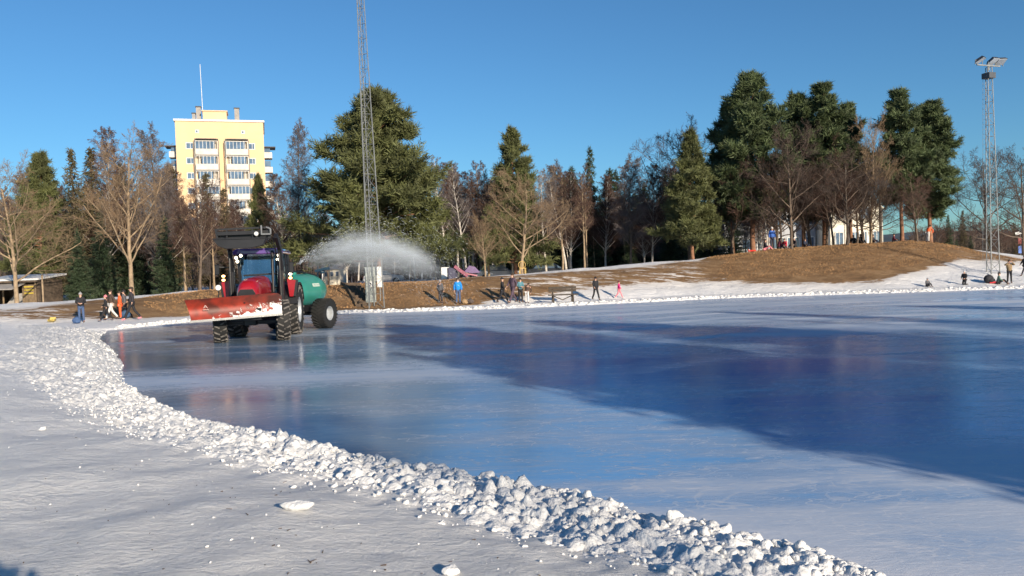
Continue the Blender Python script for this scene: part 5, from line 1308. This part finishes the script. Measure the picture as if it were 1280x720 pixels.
# ------------------------------------------------------------------ water spray
def spray():
    Y0 = 34.0
    ux = [366, 378, 400, 425, 450, 480, 505, 530, 550, 566, 578]; uy = [324, 309, 296, 287, 283, 282, 287, 297, 309, 326, 350]
    ly = [338, 341, 343, 346, 350, 354, 358, 361, 362, 362, 362]
    V = []; k = 16; n = len(ux)
    for i in range(n):
        f = i / (n - 1); Y = Y0 + 2.0 * f; a = at(ux[i], uy[i], Y); b = at(ux[i] + (0 if i < n - 1 else 2), ly[i], Y); c_ = (a + b) / 2; hh = (a - b).length / 2; th_ = .25 + 1.5 * f
        for j in range(k):
            an = 2 * math.pi * j / k; V.append(c_ + Vector(((i == n - 1) * .5 - (i == 0) * .3, math.cos(an) * (th_ + .15), .25 + math.sin(an) * (hh + .75))))
    Fs = [(i * k + j, i * k + (j + 1) % k, (i + 1) * k + (j + 1) % k, (i + 1) * k + j) for i in range(n - 1) for j in range(k)] + [tuple(range(k)), tuple((n - 1) * k + j for j in reversed(range(k)))]
    m = bpy.data.materials.new('water_mist'); m.use_nodes = True; t = m.node_tree; L = t.links; N = t.nodes.new
    t.nodes.remove(t.nodes['Principled BSDF']); out = t.nodes['Material Output']; pv = N('ShaderNodeVolumePrincipled'); L.new(pv.outputs[0], out.inputs['Volume'])
    pv.inputs['Color'].default_value = (.78, .88, 1, 1); pv.inputs['Anisotropy'].default_value = -.3
    tc = N('ShaderNodeTexCoord'); mp = N('ShaderNodeMapping'); mp.inputs['Scale'].default_value = (.6, 1.4, 2.6); mp.inputs['Rotation'].default_value = (0, R(14), 0); L.new(tc.outputs['Object'], mp.inputs['Vector'])
    n1 = N('ShaderNodeTexNoise'); n1.inputs['Scale'].default_value = 2.6; n1.inputs['Detail'].default_value = 8; n1.inputs['Roughness'].default_value = .75; n1.inputs['Distortion'].default_value = 1.0; L.new(mp.outputs[0], n1.inputs['Vector'])
    gx = N('ShaderNodeSeparateXYZ'); L.new(tc.outputs['Object'], gx.inputs[0])
    xa, xb = at(370, 330, Y0).x, at(575, 330, Y0 + 2).x
    mr = N('ShaderNodeMapRange'); mr.inputs[1].default_value = xa; mr.inputs[2].default_value = xb; mr.inputs[3].default_value = 1.0; mr.inputs[4].default_value = .20; mr.interpolation_type = 'SMOOTHSTEP'; L.new(gx.outputs[0], mr.inputs[0])
    mz = N('ShaderNodeMapRange'); mz.inputs[1].default_value = 2.2; mz.inputs[2].default_value = 3.9; mz.inputs[3].default_value = .5; mz.inputs[4].default_value = 1; L.new(gx.outputs[2], mz.inputs[0])
    r = N('ShaderNodeMapRange'); r.inputs[1].default_value = .40; r.inputs[2].default_value = .72; r.inputs[3].default_value = .08; r.inputs[4].default_value = 1.0; L.new(n1.outputs['Fac'], r.inputs[0])
    def mul(a, b):
        q = N('ShaderNodeMath'); q.operation = 'MULTIPLY'
        for i, v in enumerate((a, b)):
            if hasattr(v, 'links'): L.new(v, q.inputs[i])
            else: q.inputs[i].default_value = v
        return q.outputs[0]
    def op(o_, a, b):
        q = mul(a, b); q.node.operation = o_; return q
    wx = [at(ux[i], uy[i], Y0 + 2.0 * i / (n - 1)) for i in range(n)]; co = np.polyfit([p.x for p in wx], [p.z for p in wx], 2)
    lx = [at(ux[i], ly[i], Y0 + 2.0 * i / (n - 1)) for i in range(n)]; cl_ = np.polyfit([p.x for p in lx], [p.z for p in lx], 1)
    X_, Z_ = gx.outputs[0], gx.outputs[2]
    zt = op('ADD', op('ADD', mul(mul(X_, X_), float(co[0])), mul(X_, float(co[1]))), float(co[2]))
    zl = op('ADD', mul(X_, float(cl_[0])), float(cl_[1]))
    nl = N('ShaderNodeTexNoise'); nl.inputs['Scale'].default_value = .9; nl.inputs['Detail'].default_value = 4; nl.inputs['Roughness'].default_value = .7; L.new(tc.outputs['Object'], nl.inputs['Vector'])
    zt = op('ADD', zt, mul(op('SUBTRACT', nl.outputs['Fac'], .62), 1.3)); up_ = mul(op('SUBTRACT', zt, Z_), 1.2); dn_ = mul(op('SUBTRACT', Z_, zl), .75)
    def c01(v):
        q = N('ShaderNodeClamp'); L.new(v, q.inputs[0]); return q.outputs[0]
    xl = mul(op('SUBTRACT', X_, float(wx[0].x)), 1.5); xr = mul(op('SUBTRACT', float(wx[-1].x), X_), .7)
    e_ = mul(mul(c01(up_), c01(dn_)), mul(c01(xl), c01(xr)))
    dens = c01(op('SUBTRACT', op('ADD', mul(e_, .9), mul(n1.outputs['Fac'], 4.2)), 2.2))
    L.new(mul(mul(mul(dens, mr.outputs[0]), e_), 1.7), pv.inputs['Density'])
    me = bpy.data.meshes.new('water_spray'); me.from_pydata([tuple(v) for v in V], [], Fs); me.materials.append(m); root = bpy.data.objects.new('water_spray', me); COL.objects.link(root)
    tag(root, 'white arc of water mist thrown high behind the teal tank', 'water spray', kind='stuff')
    # droplets along thrown paths
    rg = np.random.RandomState(9); S = []; O = np.array(at(372, 330, Y0))
    for i in range(3500):
        el = R(10 + 38 * rg.beta(2, 1.6)); v = 6.4 + 2.6 * rg.rand(); az = R(4 + 22 * (rg.rand()) ) ; tt = rg.rand() ** .9 * 1.35
        d = np.array([math.cos(az) * math.cos(el), math.sin(az) * math.cos(el), math.sin(el)]) * v * np.array([.82, 1, .95])
        p = O + d * tt + np.array([0, 0, -4.9 * tt * tt * .78]) + rg.normal(size=3) * (.03 + .10 * tt)
        if p[2] < .1: continue
        vel = d + np.array([0, 0, -9.8 * tt * .78]); vel /= np.linalg.norm(vel); l = .02 + .10 * rg.rand() ** 2; rr_ = .002 + .0035 * rg.rand() ** 3; S.append(np.concatenate([p, p + vel * l, [rr_, rr_ * .5]]))
    Vv, Fq = frusta(S, 3); md = mat('water_drops', (.78, .85, .92), .15, var=.05, spec=1)
    o = npmesh('water_droplets', Vv, Fq, md, root)
    tag(o, kind='stuff')
spray()

# ------------------------------------------------------------------ people
SKIN = mat('skin', (.55, .33, .24), .6, var=.08)
def cloth(name, c): return mat('cloth_' + name, c, .85, var=.18, scale=14, bump=.3, bscale=40)
CL = dict(black=(.016, .016, .020), dark=(.03, .028, .035), navy=(.02, .025, .05), grey=(.10, .10, .11), ltgrey=(.30, .30, .31), jeans=(.06, .10, .20), blue=(.01, .22, .62), royal=(.04, .12, .42),
          white=(.62, .60, .58), purple=(.075, .05, .075), brown=(.07, .045, .035), pink=(.75, .03, .20), lpink=(.70, .22, .26), orange=(.75, .12, .03), red=(.45, .02, .04), tan=(.26, .18, .10), green=(.10, .17, .14), hair=(.045, .03, .02), blond=(.40, .30, .18), teal=(.08, .2, .24), maroon=(.13, .02, .04))
def skin_mesh(name, verts, edges, radii, m, parent, loose=None, sub=1):
    me = bpy.data.meshes.new(name + '_cage'); me.from_pydata([tuple(v) for v in verts], edges, []); o = bpy.data.objects.new(name + '_cage', me); COL.objects.link(o)
    md = o.modifiers.new('s', 'SKIN'); md.use_smooth_shade = True
    seen = set(); adj = {i: [] for i in range(len(verts))}
    for a, b in edges: adj[a].append(b); adj[b].append(a)
    sv = me.skin_vertices[0].data
    for i in range(len(verts)):
        r = radii[i]; sv[i].radius = r if hasattr(r, '__len__') else (r, r)
    for i in range(len(verts)):
        if i in seen: continue
        sv[i].use_root = True; st = [i]
        while st:
            k = st.pop()
            if k in seen: continue
            seen.add(k); st += adj[k]
    o.modifiers.new('u', 'SUBSURF').levels = sub; o.modifiers['u'].render_levels = sub
    dg = bpy.context.evaluated_depsgraph_get(); dg.update(); me2 = bpy.data.meshes.new_from_object(o.evaluated_get(dg)); me2.name = name
    bpy.data.objects.remove(o); bpy.data.meshes.remove(me)
    me2.materials.clear(); me2.materials.append(m); me2.polygons.foreach_set('use_smooth', [True] * len(me2.polygons))
    q = bpy.data.objects.new(name, me2); COL.objects.link(q); q.parent = parent; return q

POSES = {
 # arms: (elbow, wrist) left(+x) then right; legs: (hip, knee, ankle) ; facing -Y
 'stand': dict(arms=[((.25, .02, 1.14), (.24, -.06, .90)), ((-.25, .02, 1.14), (-.24, -.06, .90))], legs=[((.10, 0, .48), (.11, .02, .08)), ((-.10, -.01, .48), (-.12, .02, .08))]),
 'hands': dict(arms=[((.25, -.02, 1.16), (.08, -.24, 1.10)), ((-.25, -.02, 1.16), (-.08, -.24, 1.12))], legs=[((.11, -.02, .48), (.13, .0, .08)), ((-.10, .02, .48), (-.11, .03, .08))]),
 'walk': dict(arms=[((.24, .10, 1.16), (.23, .06, .93)), ((-.24, -.08, 1.16), (-.22, -.24, .98))], legs=[((.10, -.18, .50), (.11, -.34, .10)), ((-.10, .10, .50), (-.10, .40, .14))]),
 'eyes': dict(arms=[((.33, -.10, 1.36), (.12, -.20, 1.56)), ((-.33, -.10, 1.34), (-.12, -.20, 1.54))], legs=[((.11, 0, .48), (.12, .02, .08)), ((-.11, 0, .48), (-.13, .02, .08))]),
 'sit': dict(drop=.78, lean=-.06, arms=[((.24, -.08, 1.18), (.20, -.30, 1.06)), ((-.24, -.08, 1.18), (-.2, -.30, 1.06))], legs=[((.13, -.38, 1.16), (.14, -.58, .84)), ((-.13, -.38, 1.16), (-.14, -.62, .84))]),
 'kneel': dict(drop=.42, lean=-.05, arms=[((.24, -.06, 1.14), (.16, -.26, 1.02)), ((-.24, -.06, 1.14), (-.16, -.26, 1.0))], legs=[((.11, -.16, .50), (.10, .26, .48)), ((-.11, -.16, .50), (-.10, .26, .48))]),
 'bend': dict(lean=-.42, arms=[((.22, -.42, 1.06), (.16, -.48, .82)), ((-.22, -.42, 1.06), (-.16, -.48, .82))], legs=[((.11, -.03, .48), (.11, .02, .08)), ((-.11, .03, .48), (-.11, .05, .08))]),
 'drive': dict(drop=.42, lean=.02, arms=[((.26, -.12, 1.2), (.14, -.36, 1.22)), ((-.26, -.12, 1.2), (-.14, -.36, 1.22))], legs=[((.13, -.42, .92), (.13, -.50, .52)), ((-.13, -.42, .92), (-.13, -.50, .52))]),
}
def person(base, H, face, pose, top, legc, hat, label, scale_w=1.0, hair='hair', coat=0, group=None, bag=None, shoe='black', scarf=None):
    Pz = POSES[pose]; drop = Pz.get('drop', 0); lean = Pz.get('lean', 0); s = H / 1.74
    root = empty('person', base, face, label, 'person', group); root.scale = (s, s, s)
    def T(p, k=1.0):      # lean moves the upper body forward in -Y in proportion to height over the hip
        x, y, z = p; up = max(0, z - .92); yy = y + lean * up * 1.5; zz = z - (abs(lean) * .35 * up if abs(lean) > .2 else 0); return Vector((x, yy, zz - drop))
    def TL(p): return Vector((p[0], p[1], p[2] - drop))
    J = {}; V = []; E = []; RR = []
    def jt(n_, p, r): J[n_] = len(V); V.append(p); RR.append(r)
    def ln(a, b): E.append((J[a], J[b]))
    jt('pelvis', TL((0, 0, .93)), (.13, .10)); jt('belly', T((0, 0, 1.08)), (.125, .095)); jt('chest', T((0, 0, 1.30)), (.155, .105)); jt('neck', T((0, 0, 1.47)), (.055, .055))
    jt('jaw', T((0, -.015, 1.54)), (.062, .075)); jt('skull', T((0, -.005, 1.63)), (.075, .092)); jt('crown', T((0, .005, 1.70)), (.05, .06))
    for a, b in (('pelvis', 'belly'), ('belly', 'chest'), ('chest', 'neck'), ('neck', 'jaw'), ('jaw', 'skull'), ('skull', 'crown')): ln(a, b)
    hands = []
    for i, sx in enumerate((1, -1)):
        el, wr = Pz['arms'][i]; K = str(i)
        jt('sh' + K, T((sx * .17, 0, 1.41)), .058); jt('el' + K, T(el), .042); jt('wr' + K, T(wr), .028)
        hd = (V[J['wr' + K]] - V[J['el' + K]]).normalized(); pm = V[J['wr' + K]] + hd * .07; jt('pa' + K, pm, (.036, .018))
        ln('chest', 'sh' + K); ln('sh' + K, 'el' + K); ln('el' + K, 'wr' + K); ln('wr' + K, 'pa' + K); hands.append((pm, hd, sx))
    for i, sx in enumerate((1, -1)):
        kn, an = Pz['legs'][i]; K = str(i); jt('hp' + K, TL((sx * .09, 0, .88)), .085); jt('kn' + K, TL(kn), .058); jt('an' + K, TL(an), .04)
        sh_ = V[J['an' + K]] - V[J['kn' + K]]; fw = Vector((0, -.16, -.05)) if pose not in ('kneel',) else Vector((0, .10, -.03))
        jt('to' + K, V[J['an' + K]] + fw, (.038, .028)); ln('pelvis', 'hp' + K); ln('hp' + K, 'kn' + K); ln('kn' + K, 'an' + K); ln('an' + K, 'to' + K)
    # five fingers, each a short chain rooted in the palm
    n0 = len(V)
    for pm, hd, sx in hands:
        side = hd.cross(Vector((0, 1, .2))).normalized() * .02; curl = Vector((-sx * .012, -.006, 0))
        for q in range(4):
            b0 = pm + side * (q - 1.5) * .85; l = (.030, .034, .032, .026)[q]
            i0 = len(V); V.extend([b0, b0 + hd * l, b0 + hd * l * 1.9 + curl]); RR.extend([.0085, .0085, .007]); E.extend([(i0, i0 + 1), (i0 + 1, i0 + 2)])
        b0 = pm - hd * .03 - side * 1.2; i0 = len(V); V.extend([b0, b0 - side * .9 + hd * .02, b0 - side * 1.1 + hd * .045]); RR.extend([.010, .0095, .008]); E.extend([(i0, i0 + 1), (i0 + 1, i0 + 2)])
    body = skin_mesh('body', V, E, RR, SKIN, root)
    # face
    hc = V[J['skull']]; jw = V[J['jaw']]; f = MB()
    for sx in (1, -1): f.ball((hc.x + sx * .03, hc.y - .083, hc.z - .02), (.011, .008, .008), 6, 5, 1); f.ball((hc.x + sx * .076, hc.y + .01, hc.z - .03), (.012, .02, .03), 6, 5, 0)
    f.ball((hc.x, hc.y - .098, hc.z - .05), (.013, .018, .02), 6, 5, 0); f.box((hc.x, jw.y - .070, jw.z - .0), (.04, .012, .01), None, 2)
    f.build('face', [SKIN, M_blk, mat('lips', (.35, .12, .10), .6)], root, True)
    # clothes
    def sub(names, edges, rad, nm, m, ext=None):
        vv = [V[J[n_]] if isinstance(n_, str) else n_ for n_ in names]; return skin_mesh(nm, vv, edges, rad, m, root)
    g = 1.28 * scale_w
    Pt = cloth(top, CL[top]); hem = TL((0, 0, .88 - coat)); 
    nm = ['pelvis', 'belly', 'chest', 'neck', 'sh0', 'el0', 'wr0', 'sh1', 'el1', 'wr1']; vv = [V[J[n_]].copy() for n_ in nm]; vv[3].z -= .015; vv[0] = hem if pose in ('stand', 'walk', 'hands', 'eyes') else vv[0]
    rr_ = [(.155 * scale_w, .125 * scale_w), (.155 * scale_w, .125 * scale_w), (.17 * scale_w, .13 * scale_w), (.068, .068), .078, .062, .045, .078, .062, .045]
    skin_mesh('jacket', vv, [(0, 1), (1, 2), (2, 3), (2, 4), (4, 5), (5, 6), (2, 7), (7, 8), (8, 9)], rr_, Pt, root)
    nm = ['pelvis', 'hp0', 'kn0', 'an0', 'hp1', 'kn1', 'an1']; vv = [V[J[n_]].copy() for n_ in nm]
    skin_mesh('trousers', vv, [(0, 1), (1, 2), (2, 3), (0, 4), (4, 5), (5, 6)], [(.135, .11), .098, .075, .060, .098, .075, .060], cloth(legc, CL[legc]), root)
    for K in '01':
        a, t_ = V[J['an' + K]], V[J['to' + K]]; skin_mesh('shoe', [a + Vector((0, .03, -.01)), a + Vector((0, 0, -.02)), (a + t_) / 2 + Vector((0, 0, -.01)), t_ + Vector((0, -.01, 0))], [(0, 1), (1, 2), (2, 3)], [(.045, .045), (.048, .05), (.048, .04), (.044, .032)], cloth(shoe, CL[shoe]), root)
    cr_ = V[J['skull']]; h = MB()
    h.ball((cr_.x, cr_.y + .012, cr_.z + .022), (.092, .108, .088), 14, 10); 
    if hat == 'hair': h.ball((cr_.x, cr_.y + .055, cr_.z - .07), (.078, .055, .10), 10, 8); h.build('hair', cloth(hair, CL[hair]), root, True)
    else:
        h.lathe([(.090, -.01), (.102, .0), (.102, .035), (.090, .045)], 'Z', (cr_.x, cr_.y + .01, cr_.z + .0), 14, scale=(1, 1.12)); h.ball((cr_.x, cr_.y + .02, cr_.z + .12), .028, 8, 6); h.build('hat', cloth(hat, CL[hat]), root, True)
        MB().ball((cr_.x, cr_.y + .05, cr_.z - .07), (.07, .05, .09), 10, 8).build('hair', cloth(hair, CL[hair]), root, True)
    if scarf: MB().lathe([(.06, -.03), (.085, -.02), (.088, .02), (.06, .035)], 'Z', tuple(V[J['neck']] + Vector((0, -.005, .01))), 12).build('scarf', cloth(scarf, CL[scarf]), root, True)
    return root
def by_foot(px, py, z=.15):
    return on_ground(px, py, 14.0)
def hpx(base, n): return n * base.y / 1000 * 1.0
PEOPLE = [
 # px, foot, headpx height, face(deg; 0 = to camera, +90 = faces right), pose, top, legs, hat, label
 (102, 403.0, 38, 20, 'hands', 'black', 'jeans', 'ltgrey', 'girl in black jacket, pale grey hat and blue jeans standing alone left of the group', 1.25, .05, 'black'),
 (133, 401.5, 33, -70, 'walk', 'black', 'black', 'lpink', 'child in black with a pinkish hat walking left at the front of the group', 1.1, .0, 'grey'),
 (139.5, 399.5, 38, -40, 'walk', 'brown', 'white', 'hair', 'child in brown jacket and white trousers behind the one with the pinkish hat', 1.1, 0, 'brown'),
 (150.5, 398.5, 35, -60, 'stand', 'orange', 'orange', 'hair', 'child in bright orange-red clothes in the middle of the walking group', 1.1, 0, 'black'),
 (156, 398.0, 36, -80, 'walk', 'grey', 'black', 'black', 'child in dark grey with black hat between the orange one and the last walker', 1.1, 0, 'black'),
 (165.5, 400.0, 42, -75, 'walk', 'dark', 'black', 'hair', 'tall dark-dressed walker with pink shoes and a shoulder bag, last of the left group', 1.2, .12, 'lpink'),
 (551, 378.5, 29, 150, 'stand', 'grey', 'dark', 'ltgrey', 'person in mottled grey jacket with back turned, left of the bright blue jacket', 1.15, .05, 'dark'),
 (573, 379.8, 33, 10, 'stand', 'blue', 'jeans', 'hair', 'person in bright blue jacket and jeans facing the ice', 1.35, .05, 'dark'),
 (628.5, 378.5, 32, 80, 'walk', 'black', 'black', 'black', 'person in long black coat walking towards the tall one in dark purple', 1.05, .22, 'black'),
 (641.5, 379.0, 38, -50, 'walk', 'purple', 'purple', 'hair', 'tallest walker, in dark purple jacket and trousers, mid picture', 1.15, .05, 'dark'),
 (651, 378.0, 31, 30, 'hands', 'teal', 'black', 'black', 'person holding something blue between the tall purple walker and the white trousers', 1.1, 0, 'black'),
 (659, 378.8, 27, 160, 'bend', 'brown', 'white', 'hair', 'person in brown jacket and white trousers leaning forward, right of the mid group', 1.3, .0, 'black'),
 (745, 375.2, 29.5, 20, 'walk', 'black', 'black', 'black', 'boy in black with a dark pointed hat walking just right of the bench', 1.2, .0, 'black'),
 (774, 373.3, 22.5, 75, 'walk', 'pink', 'lpink', 'maroon', 'small child in vivid pink jacket and pink trousers', 1.3, .0, 'white'),
 (1159, 358.3, 20, 10, 'sit', 'grey', 'dark', 'ltgrey', 'person in grey sitting alone on the snow at the foot of the hill', 1.3, 0, 'black'),
 (1206, 356.0, 24, -60, 'kneel', 'black', 'black', 'white', 'person in black with a whitish hat kneeling left of the right mast', 1.25, 0, 'black'),
 (1248, 355.3, 28, 60, 'sit', 'green', 'black', 'black', 'person in green-grey jacket sitting just right of the mast foot', 1.25, 0, 'black'),
 (1262, 354.0, 29.5, -15, 'eyes', 'tan', 'black', 'brown', 'woman in tan jacket holding both hands up to her face beside the right mast', 1.25, .08, 'black'),
 (1281, 345.0, 26, -90, 'walk', 'black', 'dark', 'hair', 'dark figure half cut off by the right edge on the slope', 1.1, 0, 'black'),
]
for px, fy, hp, face, pose, top, lg, hat, lab, sw, coat, shoe in PEOPLE:
    b = by_foot(px, fy); person((b.x, b.y, b.z - .01), hp * b.y / 1000, R(face), pose, top, lg, hat, lab, sw, coat=coat, shoe=shoe, scarf='white' if top == 'blue' else None)
HILLP = [
 (965.5, 60.6, 1.70, 10, 'stand', 'royal', 'navy', 'white', 'person in blue jacket and white hat standing among the hill picnickers', 1.3),
 (956, 60.2, 1.55, 70, 'sit', 'dark', 'lpink', 'hair', 'person with pale trousers sitting at the feet of the standing blue jacket', 1.2),
 (974, 60.4, 1.55, 90, 'sit', 'maroon', 'dark', 'hair', 'person in dark maroon sitting right of the standing blue jacket on the hill', 1.3),
 (981.5, 61.6, 1.5, -60, 'sit', 'red', 'black', 'hair', 'child in red sitting beside the leaning tree trunk on the hill', 1.3),
 (994, 61.4, 1.5, -70, 'sit', 'dark', 'black', 'white', 'person with white hat sitting right of the leaning tree trunk on the hill', 1.2),
 (1006, 62.5, 1.4, 30, 'sit', 'navy', 'navy', 'hair', 'child in navy sitting low behind the dry grass of the hill', 1.2),
 (1067, 64, 1.4, -20, 'sit', 'black', 'black', 'black', 'dark seated figure on the crest just right of the white house', 1.3),
 (1075.5, 64, 1.5, 20, 'sit', 'black', 'black', 'hair', 'dark seated figure with bare head on the crest, beside the hatted one', 1.3),
 (1091, 64.5, 1.4, 40, 'sit', 'dark', 'navy', 'grey', 'dark seated figure with grey hat left of the thick pine trunk on the crest', 1.3),
 (1117, 63.5, 1.3, 60, 'sit', 'maroon', 'black', 'hair', 'figure in maroon sitting close to the foot of the thick pine trunk', 1.3),
 (1160, 62.5, 1.45, 120, 'bend', 'orange', 'white', 'hair', 'child in orange jacket and pale trousers bending over on the right crest of the hill', 1.3),
]
for px, Y, H, face, pose, top, lg, hat, lab, sw in HILLP:
    p = at(px, 312, Y); person((p.x, Y, gz(p.x, Y) - .02), H, R(face), pose, top, lg, hat, lab, sw)
# tractor driver and photographer
person((-9.05 + .0, 29.62, .93), 1.76, R(6), 'drive', 'grey', 'navy', 'dark', 'tractor driver in dark cap sitting at the wheel inside the cab', 1.1)
person((.02, -.30, gz(0, -.3)), 1.72, R(180), 'eyes', 'navy', 'black', 'black', 'photographer whose blue shadow falls in the lower left corner', 1.3, coat=.1)
